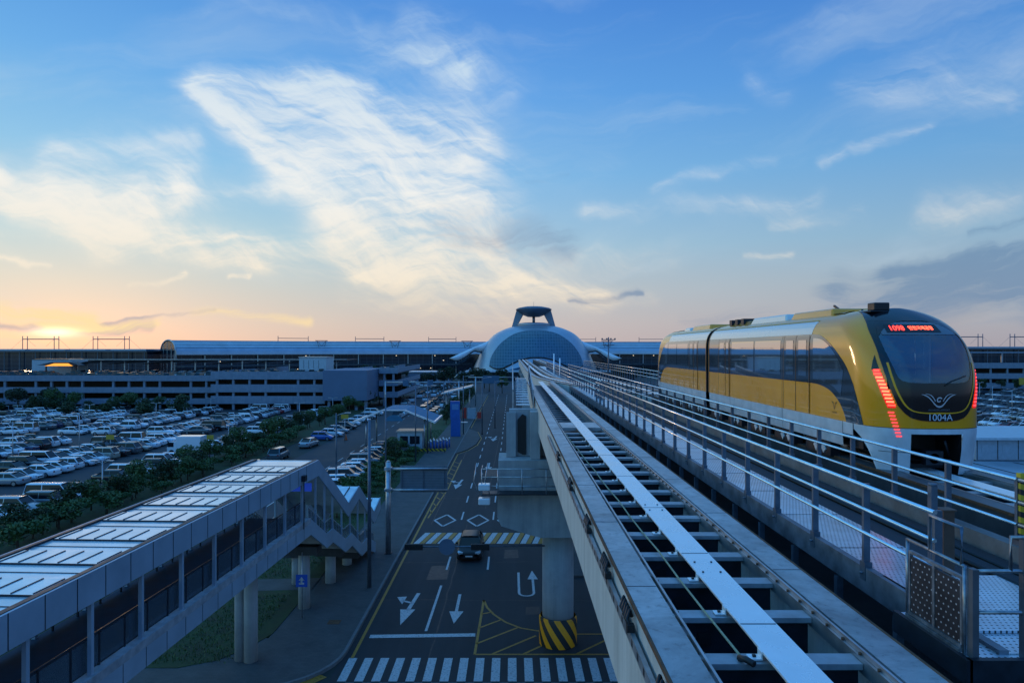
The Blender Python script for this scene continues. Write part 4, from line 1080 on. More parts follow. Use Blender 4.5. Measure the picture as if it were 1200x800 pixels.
        for k in range(11):
            t = k/10; z = -.50-.80*t
            i0 = .825-.165*t**1.15; i1 = .895-.14*t**1.15
            lamp_bar(.042, (i0, z), (i1-.012*(k == 0), z), (led_hot if 1 < k < 10 else led_red) if sg < 0 else led_soft, 'tail_light')
        for k in range(8):
            t = k/7; z = -1.46-.54*t
            i0 = .675-.10*t; i1 = i0+.075
            if sg < 0: lamp_bar(.03, (i0, z), (i1, z), led_soft, 'marker_light')
    # wiper
    b = MB(); pts = [c.front(f, z, .03) for f, z in ((.10, -.82), (.22, -.72), (.36, -.66), (.50, -.60))]; b.tube(pts, .012, 6); b.build('wiper', black, root)
    # cab interior seen through the screen
    inm = mat('cab_panel', (.62, .66, .70), .6, var=.1); ind = mat('cab_dark', (.03, .035, .045), .6, var=.1)
    def Y_(y): return c.out(0, y, 0)[1]
    b = MB(); b.box(TXC-1.2, TXC+1.2, Y_(16.7), Y_(20), EYE-1.02, EYE-.98); b.box(TXC-.95, TXC+.95, Y_(16.05), Y_(16.7), EYE-.95, EYE-.80); b.build('cab_floor', ind, root)
    b = MB(); b.box(TXC-1.15, TXC+1.15, Y_(19.9), Y_(20), EYE-.98, EYE+.6); b.build('cab_bulkhead', inm, root)
    b = MB(); b.box(TXC-1.18, TXC-1.14, Y_(17.6), Y_(19.9), EYE-.98, EYE+.5); b.box(TXC+1.14, TXC+1.18, Y_(17.6), Y_(19.9), EYE-.98, EYE+.5); b.box(TXC-.9, TXC+.9, Y_(18.4), Y_(19.9), EYE+.62, EYE+.66); b.build('cab_lining', inm, root)
    b = MB(); b.box(TXC-.25, TXC+.75, Y_(19.87), Y_(19.89), EYE-.5, EYE+.35); b.build('cab_window', mat('cab_window', (.55, .70, .80), .1, .3, var=0), root)  # opaque pale pane, the bright outside put into its colour
    b = MB(); b.box(TXC+1.11, TXC+1.135, Y_(17.8), Y_(19.4), EYE-.5, EYE+.3); b.box(TXC-1.135, TXC-1.11, Y_(17.8), Y_(19.4), EYE-.5, EYE+.3); b.build('cab_side_window', MATS['cab_window'], root)
    for x in (-.85, -.3, .95):
        b = MB(); b.tube([(TXC+x, Y_(17.9), EYE-.98), (TXC+x, Y_(17.9), EYE+.60)], .025, 8); b.build('grab_pole', rail_steel, root)
    b = MB(); b.box(TXC-.55, TXC-.1, Y_(17.9), Y_(18.4), EYE-.98, EYE-.55); b.box(TXC-.55, TXC-.1, Y_(18.3), Y_(18.42), EYE-.55, EYE-.02); bevel(b.build('seat', ind, root), .05)
    b = MB(); b.box(TXC+.15, TXC+.65, Y_(18.1), Y_(18.6), EYE-.98, EYE-.35); b.build('console', ind, root)
    return body
def d_or(d, root):
    WO[d.name] = WO[root.name]; return d
train = thing('airport_train', (TXC, 27.5, TZ), 'yellow, white and black two-car airport train with red tail lights, stopped beside the walkway', 'train')
build_car(train, Car(), 28.75, [(21.07, 23.28), (23.42, 25.75)], [(19.04, 19.93, 20.80), (26.05, 26.5, 27.35)], [25.95, 20.95])
build_car(train, Car(mirror=55.1), 55.1-29.15, [(18.95, 20.7), (20.85, 22.9)], [(23.2, 23.95, 24.6)], [], front=False)
b = MB()
ring = []
for z in [-1.9, -1.2, -.4]+[1.0*math.sin(R(t)) for t in (1, 20, 40, 55, 70, 80, 89)]: ring.append((w_(z)-.10, z-.02))
r0 = [(TXC-a, EYE+z) for a, z in ring]+[(TXC+a, EYE+z) for a, z in reversed(ring)]
for k in range(6): 
    s_ = 1 if k % 2 else .97
    ya = 28.76+k*.065
    b.loft([[(TXC+(x-TXC)*s_, ya, z) for x, z in r0], [(TXC+(x-TXC)*s_, ya+.06, z) for x, z in r0]], True, 0, False, True)
b.build('gangway_bellows', mat('bellows', (.035, .032, .03), .8, var=.3), train)
b = MB()
for ye, yr in ((28.70, 28.752), (29.14, 29.19)):
    za = [z for z in [-1.8, -.9, -.4]+[1.05*math.sin(R(t)) for t in range(1, 90, 6)]]
    for sd in (-1, 1):
        b.loft([[(TXC+sd*(w_(z)+.015), ye, EYE+z), (TXC+sd*(w_(z)+.015), yr, EYE+z)] for z in za], False, 0, True)
b.pieces('end_trim', mat('end_bronze', (.30, .16, .02), .35, .3, var=.1), train)
# roof equipment
def roofbox(x0, x1, y0, y1, z0, z1, m, name, slope=.35):
    b = MB(); vs = [(x0, y0, z0), (x1, y0, z0), (x1, y1, z0), (x0, y1, z0), (x0+.12, y0+slope, z1), (x1-.12, y0+slope, z1), (x1-.12, y1-slope, z1), (x0+.12, y1-slope, z1)]
    b.add(vs, [(0, 3, 2, 1), (4, 5, 6, 7), (0, 1, 5, 4), (1, 2, 6, 5), (2, 3, 7, 6), (3, 0, 4, 7)]); return bevel(b.build(name, m, train), .06, 3)
roofbox(8.88, 10.62, 18.7, 21.75, EYE+.80, EYE+1.17, yellow_train, 'roof_unit', .25)
roofbox(8.85, 10.65, 21.76, 25.3, EYE+.80, EYE+1.17, silver_sheen, 'roof_unit', .3)
roofbox(9.0, 10.5, 25.6, 28.2, EYE+.85, EYE+1.12, mat('roof_bronze', (.25, .14, .03), .5, var=.3), 'roof_unit', .1)
roofbox(8.88, 10.62, 30.3, 33.6, EYE+.80, EYE+1.17, yellow_train, 'roof_unit', .3)
roofbox(8.88, 10.62, 33.7, 35.2, EYE+.80, EYE+1.12, silver_sheen, 'roof_unit', .3)
b = MB()
for y in (26.2, 26.9, 27.6): b.box(9.0, 9.5, y, y+.3, EYE+1.0, EYE+1.22)
b.pieces('roof_resistor', dark_steel, train)
b = MB(); b.box(9.02, 9.62, 16.95, 17.5, EYE+.95, EYE+1.0); b.box(9.14, 9.53, 17.0, 17.35, EYE+1.0, EYE+1.2); bevel(b.build('antenna_box', black, train), .03)
b = MB(); b.cyl(9.3, 17.9, EYE+.98, EYE+1.08, .03, n=8); b.bar((9.2, 19.0, EYE+1.15), (9.2, 19.25, EYE+1.26), .05); b.pieces('roof_aerial', black, train)

# ------------------------------------------------------------------ covered footbridge (built straight, then turned 2.5 degrees)
fb = thing('covered_footbridge', (-11.15, 37, 0), 'long covered pedestrian bridge with pale skylight roof and stepped stair roof, left foreground', 'footbridge')
X0 = -11.15
steelblue = mat('fascia_panel', (.33, .42, .50), .45, .15, var=.12, scale=.7)
roof_m = mat('roof_panel', (.78, .83, .87), .2, .3, var=.2, scale=.9)
roof_g = mat('skylight_panel', (.84, .88, .92), .14, .35, var=.16, scale=1.1)
WB = 3.65; ZR = 9.2
ys0 = 2.0
b = MB(); b.box(X0-WB+.1, X0-.02, ys0, 38.6, ZR-.12, ZR-.02); b.build('roof', roof_m, fb)
ya = 36.0; k = 0
while ya > ys0:
    b = MB(); b.box(X0-WB+.2, X0-.22, ya-1.25, ya-.02, ZR-.018, ZR+.03); sk_ = b.build('skylight', roof_g, fb)
    b = MB()
    for q in range(6):
        xx = X0-WB+.35+q*(WB-.65)/5; b.box(xx-.014, xx+.014, ya-1.20, ya-.05, ZR+.032, ZR+.055)
    b.box(X0-WB+.2, X0-.2, ya-1.28, ya-1.251, ZR-.018, ZR+.035); WO[sk_.name] = WO[fb.name]; b.build('glazing_bars', dark_steel, sk_)
    b = MB(); b.box(X0-WB+.12, X0-.05, ya+.55, ya+.57, ZR-.018, ZR+.0); b.build('roof_seam', dark_steel, fb)
    ya -= 2.5; k += 1
b = MB(); b.box(X0-.20, X0-.03, ys0, 38.5, ZR-.0, ZR+.06); b.box(X0-WB+.0, X0-WB+.14, ys0, 38.5, ZR-.0, ZR+.06); b.pieces('roof_gutter', dark_steel, fb)
roofp = [(ys0, ZR), (38.85, ZR), (44.7, 5.75), (47.2, 5.75), (51.8, 2.95), (54.4, 2.95)]
roofp = [(ys0, ZR+.05), (38.4, ZR+.05), (44.4, 5.45), (47.0, 6.05), (51.2, 3.25), (53.2, 3.9)]
th = .9
def zig(b, prof, x0, x1, th, mi=0):
    for (y0, z0), (y1, z1) in zip(prof, prof[1:]):
        b.prism([(y0, z0), (y1, z1), (y1, z1-th), (y0, z0-th)], 'x', x0, x1, mi)
b = MB(); zig(b, roofp, X0, X0+.08, th); b.build('fascia', steelblue, fb)
b = MB(); zig(b, roofp, X0-WB-.08, X0-WB, th); b.build('fascia', steelblue, fb)
b = MB()
yy = 36.4
while yy > ys0: b.box(X0+.081, X0+.086, yy, yy+.03, ZR+.05-th, ZR+.05); yy -= 1.2
b.pieces('fascia_joint', dark_steel, fb)
b = MB()
for (y0, z0), (y1, z1) in zip(roofp[1:], roofp[2:]): b.prism([(y0, z0-.05), (y1, z1-.05), (y1, z1-.15), (y0, z0-.15)], 'x', X0-WB, X0-.001)
b.build('stair_roof', roof_m, fb)
b = MB()
for (y0, z0), (y1, z1) in zip(roofp[1:], roofp[2:]):
    for q in range(4):
        xx = X0-WB+.4+q*.9; b.bar((xx, y0+.2, z0+(z1-z0)*.05-.02), (xx, y1-.2, z1-(z1-z0)*.05-.02), .04, .06)
b.pieces('stair_roof_bar', dark_steel, fb)
# deck
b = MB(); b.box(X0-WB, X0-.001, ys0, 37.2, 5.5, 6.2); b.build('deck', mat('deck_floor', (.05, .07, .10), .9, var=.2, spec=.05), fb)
b = MB(); b.box(X0, X0+.09, ys0, 37.1, 5.35, 6.0); b.build('deck_fascia', steelblue, fb)
b = MB(); b.box(X0-.25, X0+.095, ys0, 37.1, 6.002, 6.28); b.build('deck_kerb', mat('kerb_concrete', (.34, .36, .38), .7, var=.3, scale=3), fb)
b = MB(); yy = 36
while yy > ys0: b.box(X0+.091, X0+.096, yy, yy+.025, 5.35, 6.0); yy -= 1.2
b.pieces('deck_joint', dark_steel, fb)
yy = 36.1
while yy > ys0:
    for xx in (X0-.06, X0-WB+.06):
        b = MB(); b.box(xx-.06, xx+.06, yy-.06, yy+.06, 6.2, ZR-.13); b.build('column', steelblue, fb)
    yy -= 2.42
gl_m = mat('balustrade_glass', (.10, .14, .17), .08, .2, var=0, alpha=.55)
for xx in (X0-.22, X0-WB+.22):
    b = MB(); b.box(xx-.008, xx+.008, ys0, 37, 6.35, 7.2); b.build('balustrade_glass', gl_m, fb)
    b = MB(); b.tube([(xx, ys0, 7.28), (xx, 37, 7.28)], .03, 6)
    y = 36.7
    while y > ys0: b.box(xx-.025, xx+.025, y-.03, y+.03, 6.2, 7.26); y -= 1.21
    b.build('balustrade_frame', dark_steel, fb)
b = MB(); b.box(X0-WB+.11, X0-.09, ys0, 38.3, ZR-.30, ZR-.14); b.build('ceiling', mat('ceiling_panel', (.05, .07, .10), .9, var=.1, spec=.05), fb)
# stair
stp = [(37.1, 5.36), (39.9, 3.8), (41.1, 3.8), (43.75, 2.4), (45.2, 2.4), (47.7, .95), (49.3, .95), (51.6, .0)]
for xx in (X0+.0, X0-WB-.0):
    b = MB(); zig(b, [(y, z+.85) for y, z in stp], xx-.0, xx+.09, .85); b.build('stringer_panel', steelblue, fb)
b = MB()
for (y0, z0), (y1, z1) in zip(stp, stp[1:]):
    if z0 == z1: b.box(X0-WB+.1, X0-.01, y0, y1, z0+.35, z0+.5)
    else:
        n_ = max(2, round((z0-z1)/.17))
        for q in range(n_): b.box(X0-WB+.1, X0-.01, y0+(y1-y0)*q/n_, y0+(y1-y0)*(q+1)/n_, z0+.32-(z0-z1)*(q+1)/n_, z0+.5-(z0-z1)*(q+1)/n_)
b.build('steps', concrete, fb)
for xx in (X0-.08, X0-WB+.15):
    b = MB()
    for i_, ((y0, z0), (y1, z1)) in enumerate(zip(stp, stp[1:])):
        b.bar((xx, y0, z0+1.5), (xx, y1, z1+1.5), .05)
        n_ = max(2, int((y1-y0)/.45))
        for q in range(n_+1):
            t = q/n_; y = y0+(y1-y0)*t; z = z0+(z1-z0)*t; b.bar((xx, y, z+.8), (xx, y, z+1.5), .03)
    b.build('stair_handrail', mat('pale_rail', (.45, .48, .5), .4, .4, var=.1), fb)
    b = MB()
    for (y0, z0), (y1, z1) in zip(stp, stp[1:]): b.prism([(y0, z0+.9), (y1, z1+.9), (y1, z1+1.42), (y0, z0+1.42)], 'x', xx-.006, xx+.006)
    b.build('stair_glass', gl_m, fb)
def prof_z(p, y):
    for (y0, z0), (y1, z1) in zip(p, p[1:]):
        if y0 <= y <= y1: return z0+(z1-z0)*(y-y0)/(y1-y0)
    return p[-1][1]
for y in (38.2, 39.8, 41.3, 43.2, 45.1, 47.0, 48.9, 50.6):
    for xx in (X0-.05, X0-WB+.05):
        b = MB(); b.box(xx-.05, xx+.05, y-.05, y+.05, prof_z(stp, y)+.5, prof_z(roofp, y)-.2); b.build('column', steelblue, fb)
fb.rotation_euler = (0, 0, -R(2.5))
def fbp(x, y):      # local bridge point to world
    a = -R(2.5); dx, dy = x-X0, y-37
    return (X0+dx*math.cos(a)-dy*math.sin(a), 37+dx*math.sin(a)+dy*math.cos(a))
bs = MB(); c0 = fbp(X0-.95, 37.9)
bs.box(c0[0]-.75, c0[0]+.75, c0[1], c0[1]+.12, 7.55, 8.0)
bso = bs.build('blue_sign', mat('sign_blue', (.02, .07, .45), .4, var=.1, emit=(.02, .08, .6), es=.35)); tag(bso, 'blue illuminated information sign hanging under the footbridge roof at the stair head', 'sign')
pier_pts = [(X0-1.85, 33.4, 5.5), (X0-1.4, 40.2, 3.9), (X0-1.2, 44.6, 2.5), (X0-3.3, 44.2, 2.5), (X0-1.2, 48.4, 1.2), (X0-1.85, 20, 5.5), (X0-1.85, 8, 5.5)]
lbl = ['thick twin round concrete pier under the end of the footbridge deck', 'round pier under the top flight of the footbridge stair', 'round pier under the middle of the stair, behind the blue parking sign', 'round pier under the left edge of the stair', 'short round pier under the lowest stair flight', 'pier under the nearer footbridge deck, second from the stair', 'pier under the nearest footbridge deck']
for (x, y, h), l in zip(pier_pts, lbl):
    wx, wy = fbp(x, y); p = thing('footbridge_pier', (wx, wy, 0), l, 'pier', 'piers under the footbridge')
    b = MB()
    if h > 5: b.cyl(wx-.34, wy, 0, h-.5, .27, n=20); b.cyl(wx+.22, wy-.1, 0, h-.5, .33, n=20)
    else: b.cyl(wx, wy, 0, h-.3, .34, n=20)
    b.build('column', concrete, p)
    b = MB(); b.box(wx-1.4 if h > 5 else wx-.9, wx+1.4 if h > 5 else wx+.9, wy-.5, wy+.5, h-.5, h-.01); b.build('cap', dark_concrete, p)
# ------------------------------------------------------------------ parking garages
def garage(label, x0, x1, yf, depth, tops, spacing=4.0, band=1.7, roofz=None, right_end=False, skip3=True):
    g = thing('parking_garage', ((x0+x1)/2, yf, 0), label, 'parking garage')
    for i, zt in enumerate(tops):
        b = MB(); b.box(x0, x1, yf, yf+.25, zt-band, zt); b.build('parapet', garage_c, g)
        b = MB(); b.box(x0, x1, yf+.26, yf+depth, zt-band-.02, zt-band+.28); b.build('floor_slab', dark_concrete, g)
        b = MB(); b.box(x0, x0+.25, yf+.26, yf+depth, zt-band+.29, zt); b.box(x1-.25, x1, yf+.26, yf+depth, zt-band+.29, zt); b.build('side_parapet', garage_c, g)
    cols = []
    x = x0+1.5; i = 0
    zt = tops[0]-band
    while x < x1 and len(cols) < 90:
        if not (skip3 and i % 5 == 4):
            b = MB(); b.box(x-.28, x+.28, yf+.3, yf+.85, 0, zt-.03); b.build('column', garage_c, g)
            cols.append(x)
        x += spacing; i += 1
    b = MB(); b.box(x0+.5, x1-.5, yf+9, yf+9.3, 0, zt-.03); b.build('interior_shade', black, g)  # black sheet put in for the shade deep inside the decks
    return g
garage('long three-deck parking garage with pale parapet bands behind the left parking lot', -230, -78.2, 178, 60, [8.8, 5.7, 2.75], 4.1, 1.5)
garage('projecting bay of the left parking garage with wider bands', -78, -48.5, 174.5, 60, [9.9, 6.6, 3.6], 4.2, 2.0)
g2 = thing('garage_block', (-42, 172, 0), 'windowless blue-grey corner block of the garage on dark stilts', 'building')
b = MB(); b.box(-48.3, -37, 172, 196, 2.6, 10.3); b.build('wall', mat('block_panel', (.13, .18, .26), .7, var=.1, scale=.3), g2)
for x in (-47, -43.5, -40, -37.6):
    b = MB(); b.box(x-.35, x+.35, 173, 173.7, 0, 2.58); b.build('column', garage_c, g2)
garage('receding end wing of the garage right of the windowless block', -36.8, -31.5, 186, 45, [10.6, 7.2, 4.0], 2.5, 1.6, skip3=False)
st = thing('stair_tower', (-50.5, 200, 0), 'pale box-shaped stair tower on the garage roof', 'stair tower')
b = MB(); b.box(-60, -52.4, 190, 198, 8, 13.4); b.build('wall', mat('tower_panel', (.46, .52, .54), .7, var=.1), st)
b = MB()
for x in (-58.7, -57.3, -55.9, -54.5): b.box(x-.04, x+.04, 189.96, 189.99, 10.3, 12.6)
b.pieces('wall_joint', dark_steel, st)
b = MB(); b.box(-60.2, -52.2, 189.8, 198.2, 13.4, 13.6); b.build('roof', galv, st)
hb = thing('roof_plant_house', (-118, 205, 0), 'grey block house on the roof at the far left of the garage', 'plant house')
b = MB(); b.box(-146, -134, 205, 213, 8, 12.6); b.build('wall', mat('tower_panel', (.4, .4, .4)), hb); b = MB(); b.box(-146.2, -133.8, 204.8, 213.2, 12.6, 12.8); b.build('roof', dark_steel, hb)
cn = thing('glowing_canopy', (-134, 204, 0), 'small canopy glowing orange above the garage roof at far left', 'canopy')
b = MB(); b.prism([(-141, 11.0), (-136.5, 11.9), (-131, 11.9), (-128.5, 11.0)], 'y', 200, 204); b.build('roof', dark_steel, cn)
b = MB(); b.prism([(-138.6, 10.75), (-135.6, 11.55), (-131.6, 11.55), (-130.2, 10.75)], 'y', 199.7, 199.95); b.build('glow_panel', mat('orange_glow', (.5, .2, .02), .5, var=.5, scale=.6, emit=(1, .38, .04), es=1.3), cn)  # front panel glows orange by emission
for x in (-139, -130):
    b = MB(); b.box(x-.15, x+.15, 201, 201.3, 8, 11); b.build('post', dark_steel, cn)
cw = thing('roof_canopy', (-90, 210, 0), 'long thin dark canopy over the cars on the garage roof', 'canopy')
b = MB()
for k in range(8):
    xa = -134+k*10.4; b.prism([(xa, 11.2), (xa+8.2, 12.5), (xa+10, 12.5), (xa+10, 12.3), (xa+8.2, 12.25)], 'y', 204, 224)
b.build('roof', dark_steel, cw)
b = MB(); b.box(-134, -50, 203.8, 203.95, 12.52, 12.75); b.build('edge_beam', galv, cw)
b = MB()
for k in range(12): b.box(-133+k*7.2, -132.7+k*7.2, 206, 206.3, 8.2, 12.2)
b.pieces('post', galv, cw)
# right-hand garage
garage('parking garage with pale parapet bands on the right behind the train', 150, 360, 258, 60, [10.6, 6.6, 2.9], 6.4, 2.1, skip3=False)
rc = thing('roof_canopy', (230, 285, 0), 'long flat pale canopy above the roof cars of the right garage', 'canopy')
b = MB(); b.box(150, 360, 280, 300, 14.2, 14.7); b.build('roof', garage_c, rc)
b = MB()
for k in range(16): b.box(152+k*13, 152.5+k*13, 281, 281.5, 9, 14.18)
b.pieces('post', galv, rc)
ys = thing('sign_board', (203, 250, 0), 'yellow sign board on a pole in front of the right garage', 'sign')
b = MB(); b.box(188, 195, 249.8, 250, 2.6, 5.2); b.build('board', mat('sign_yellow', (.5, .32, .03), .5, var=.1), ys)
b = MB(); b.cyl(191.5, 250.1, 0, 5, .12, n=8); b.build('pole', galv, ys)

# ------------------------------------------------------------------ terminal with its vaulted roof
tm = thing('terminal_building', (0, 480, 0), 'long airport terminal with silver barrel-vault roof across the skyline', 'airport terminal')
path = [(-203, 398), (-186, 414), (-160, 432), (-125, 449), (-80, 462), (-30, 472), (30, 478), (100, 476), (180, 462), (260, 440)]
path = smooth_curve(path, 60)
def vault(b, path, hw, z0, h, n=22, skin=0.0):
    rings = []
    for i, (x, y) in enumerate(path):
        a = path[max(i-1, 0)]; c = path[min(i+1, len(path)-1)]
        t = Vector((c[0]-a[0], c[1]-a[1])).normalized()
        r = []
        for k in range(n+1):
            th_ = math.pi*k/n; d = -math.cos(th_)*(hw+skin); z = z0+(h+skin)*math.sin(th_)**.85
            r.append((x+t.y*-d, y-t.x*-d, z))
        rings.append(r)
    b.loft(rings, False, 0, True)
    return rings
b = MB(); vault(b, path, 13, 13.0, 8.2); b.build('vault_roof', vault_m, tm)
b = MB(); vault(b, path, 12.5, 13.0, 7.7); b.build('vault_lining', dark_steel, tm)
def b_lines(n, t, b, tc): pass
# roof ribs along the vault
b = MB()
for q in range(3, 14):
    th_ = math.pi*q/22
    pts = []
    for i in range(0, 60, 2):
        x, y = path[i]; a = path[max(i-1, 0)]; c = path[min(i+1, 59)]; t = Vector((c[0]-a[0], c[1]-a[1])).normalized(); d = -math.cos(th_)*13.06
        pts.append((x-t.y*-d*-1 if False else x+t.y*-d, y-t.x*-d, 13+8.26*math.sin(th_)**.85))
    if q % 2: b.tube(pts, .09, 4)
b.pieces('roof_rib', post_steel, tm)
b = MB()
rg = vault(MB(), path[:2], 13.25, 12.9, 8.5)[0]
b.tube([rg[0][:2]+(1.0,)]+rg+[rg[-1][:2]+(1.0,)], .45, 8); b.build('arch_rim', galv, tm)
b = MB(); rg2 = vault(MB(), path[:2], 12.4, 13, 7.6)[0]
x0_, y0_ = path[0]; 
b.add([tuple(p) for p in rg2]+[rg2[-1][:2]+(1,), rg2[0][:2]+(1,)], [tuple(range(len(rg2)+2))]); b.build('end_glass', mat('end_glass', (.03, .06, .09), .1, .3, var=0, alpha=.6), tm)
b = MB()
for q in (4, 8, 12, 16, 20):
    b.bar((rg2[q][0], rg2[q][1], 1), rg2[q], .2)
for zz in (4, 8, 12, 15.5):
    b.bar((rg2[2][0], rg2[2][1], zz), (rg2[-3][0], rg2[-3][1], zz), .15)
b.pieces('end_mullion', galv, tm)
b = MB(); ribbon(b, path, 12.0, 12.3, 0, 12.9); b.build('front_glazing', facade, tm)
b = MB(); ribbon(b, path, 12.8, 15.5, 12.6, 13.0); b.build('eave', galv, tm)
b = MB(); ribbon(b, path, 15, 26, 5.6, 6.4); b.build('forecourt_ramp', dark_concrete, tm)
b = MB()
for i in range(2, 58, 2):
    x, y = path[i]; a = path[i-1]; c = path[i+1]; t = Vector((c[0]-a[0], c[1]-a[1])).normalized()
    b.bar((x+t.y*14.5, y-t.x*14.5, 0), (x+t.y*14.5, y-t.x*14.5, 12.6), .5)
b.pieces('column', galv, tm)
rng = random.Random(3)
b = MB()
for i in range(34):
    j_ = rng.randrange(3, 57); x, y = path[j_]; a = path[j_-1]; c = path[j_+1]; t = Vector((c[0]-a[0], c[1]-a[1])).normalized(); dx = rng.uniform(-2, 2)
    X_, Y_2 = x+t.y*12.4+t.x*dx, y-t.x*12.4+t.y*dx; z_ = rng.choice([3.2, 8.4, 11.6]); b.box(X_-.35, X_+.35, Y_2-.05, Y_2, z_, z_+.3)
b.pieces('terminal_light', mat('warm_lamp', (.8, .6, .4), .5, var=0, emit=(1, .8, .55), es=1.6), tm)
for i in range(8):
    j_ = 9+i*6; 
    if j_ > 57: break
    x, y = path[j_]; a = path[j_-1]; c = path[j_+1]; t = Vector((c[0]-a[0], c[1]-a[1])).normalized()
    r_ = thing('roof_mast_frame', (x, y, 21.2), f'thin twin mast frame on the terminal vault, {ordinal(i)} from the left end', 'roof mast', 'mast frames along the terminal roof')
    b = MB(); w2 = 9.5
    b.bar((x-w2*t.x, y-w2*t.y, 23.1), (x+w2*t.x, y+w2*t.y, 23.1), .35)
    b.build('crossbar', post_steel, r_)
    b = MB()
    for sg in (-1, 1): b.bar((x+sg*w2*t.x, y+sg*w2*t.y, 21), (x+sg*w2*t.x, y+sg*w2*t.y, 24.6), .3)
    b.pieces('mast', post_steel, r_)
    b = MB(); fx, fy = x+t.y*11+t.x*16, y-t.x*11+t.y*16
    for sg in (-1, 1):
        b.bar((fx+sg*3*t.x, fy+sg*3*t.y, 21.5), (fx+sg*1*t.x+t.y*1, fy+sg*1*t.y-t.x*1, 15.5), .25); b.bar((fx+sg*3*t.x, fy+sg*3*t.y, 21.5), (fx-sg*1*t.x, fy-sg*1*t.y, 17), .25)
    b.bar((fx-4*t.x, fy-4*t.y, 21.6), (fx+4*t.x, fy+4*t.y, 21.6), .4); b.build('eave_brace', post_steel, r_)
# flat-roofed concourse left of the vault end, and right behind the garage
def concourse(label, x0, x1, y, zt, masts, lb):
    c = thing('concourse_building', ((x0+x1)/2, y, 0), label, 'airport building')
    b = MB(); b.box(x0, x1, y, y+30, 0, zt-1.2); b.build('front_glazing', facade, c)
    b = MB(); b.box(x0-1, x1+1, y-3, y+33, zt-1.19, zt-.3); b.build('roof', post_steel, c)
    b = MB(); xx = x0+1
    while xx < x1-10: b.box(xx, xx+ (x1-x0)/5-3, y+2, y+20, zt-.29, zt+.5); xx += (x1-x0)/5
    b.pieces('roof_edge', vault_m, c)
    b = MB(); xx = x0
    while xx < x1: b.box(xx, xx+.4, y-2, y-1.6, 0, zt-1.2); xx += 9
    b.pieces('column', post_steel, c)
    for i, mx in enumerate(masts):
        r_ = thing('roof_mast_frame', (mx, y+10, zt), lb[i], 'roof mast', 'mast frames along the terminal roof')
        for xx in (-10.8, -8, 8, 10.8):
            b = MB(); b.cyl(mx+xx, y+10, zt-.3, zt+8.2, .22, n=6); b.build('mast', post_steel, r_)
        b = MB(); b.box(mx-10.8, mx+10.8, y+9.8, y+10.2, zt+6.1, zt+6.6); b.build('crossbar', post_steel, r_)
        b = MB()
        for sg in (-1, 1):
            b.tube([(mx+sg*8, y+10, zt+6.3), (mx+sg*3, y+10, zt+2)], .05, 4); b.tube([(mx+sg*10.8, y+10, zt+6.5), (mx+sg*18, y+10, zt)], .05, 4)
        b.pieces('guy_wire', post_steel, r_)
    return c
concourse('dark flat-roofed airport concourse with roof mast frames at far left', -330, -212, 392, 15.6, [-281, -239], ['tall four-mast frame on the flat concourse roof at far left', 'four-mast frame on the flat concourse roof nearest the vault end'])
concourse('dark flat-roofed concourse with roof masts at far right', 250, 520, 395, 17.0, [272, 310], ['four-mast frame on the right concourse roof, just right of the train', 'four-mast frame on the right concourse roof at the picture edge'])

# ------------------------------------------------------------------ domed transport centre
DX, DY = 13.0, 385.0
dm = thing('domed_transport_centre', (DX, DY, 0), 'large silver dome with crown-like turret and curved glass front, centre background', 'domed building')
def b_dome(n, t, b, tc):
    br = n.new('ShaderNodeTexBrick'); mp = n.new('ShaderNodeMapping'); t.links.new(tc, mp.inputs[0]); mp.inputs['Rotation'].default_value = (R(90), 0, 0); t.links.new(mp.outputs[0], br.inputs[0])
    br.inputs['Scale'].default_value = .55; br.inputs['Mortar Size'].default_value = .03
    br.inputs['Color1'].default_value = (.42, .48, .54, 1); br.inputs['Color2'].default_value = (.48, .54, .60, 1); br.inputs['Mortar'].default_value = (.26, .32, .38, 1)
    t.links.new(br.outputs[0], b.inputs['Base Color'])
dome_m = mat('dome_metal', (.45, .5, .55), .34, .5, var=0, build=b_dome)
def b_dglass(n, t, b, tc):
    sp = n.new('ShaderNodeSeparateXYZ'); t.links.new(tc, sp.inputs[0])
    gx = n.m('LESS_THAN', n.m('FRACT', n.m('MULTIPLY', sp.outputs[0], .7)), .16)
    gz = n.m('LESS_THAN', n.m('FRACT', n.m('MULTIPLY', sp.outputs[2], .62)), .2)
    nz = n.noise(tc, .6, 4, .6)
    t.links.new(n.mix(n.m('MAXIMUM', gx, gz), n.ramp(nz, [(.3, (.035, .09, .13, 1)), (.7, (.075, .16, .21, 1))]), (.12, .21, .27, 1)), b.inputs['Base Color'])
dome_g = mat('dome_glass', (.05,)*3, .22, .25, var=0, build=b_dglass)
prof = [(37.0, 0), (35.8, 3), (34.2, 7), (32.4, 10.8), (30.5, 14.8), (28.2, 18.6), (25.7, 21.8), (22.3, 24.8), (18, 27), (13.3, 28.6), (8, 29.4), (.3, 29.8)]
prof = [(p[0], p[1]) for p in smooth_curve(prof, 40)]
b = MB(); b.lathe(DX, DY, prof, 96); b.build('shell', dome_m, dm)
def dome_r(z):
    for (r0_, z0_), (r1_, z1_) in zip(prof, prof[1:]):
        if z0_ <= z <= z1_: return r0_+(r1_-r0_)*(z-z0_)/max(1e-6, z1_-z0_)
    return prof[-1][0]
def dp(x, z, off=.0):   # point on the front of the dome at lateral x
    r_ = dome_r(z)+off; x = max(-r_*.995, min(r_*.995, x)); return (DX+x, DY-math.sqrt(max(0, r_*r_-x*x)), z)
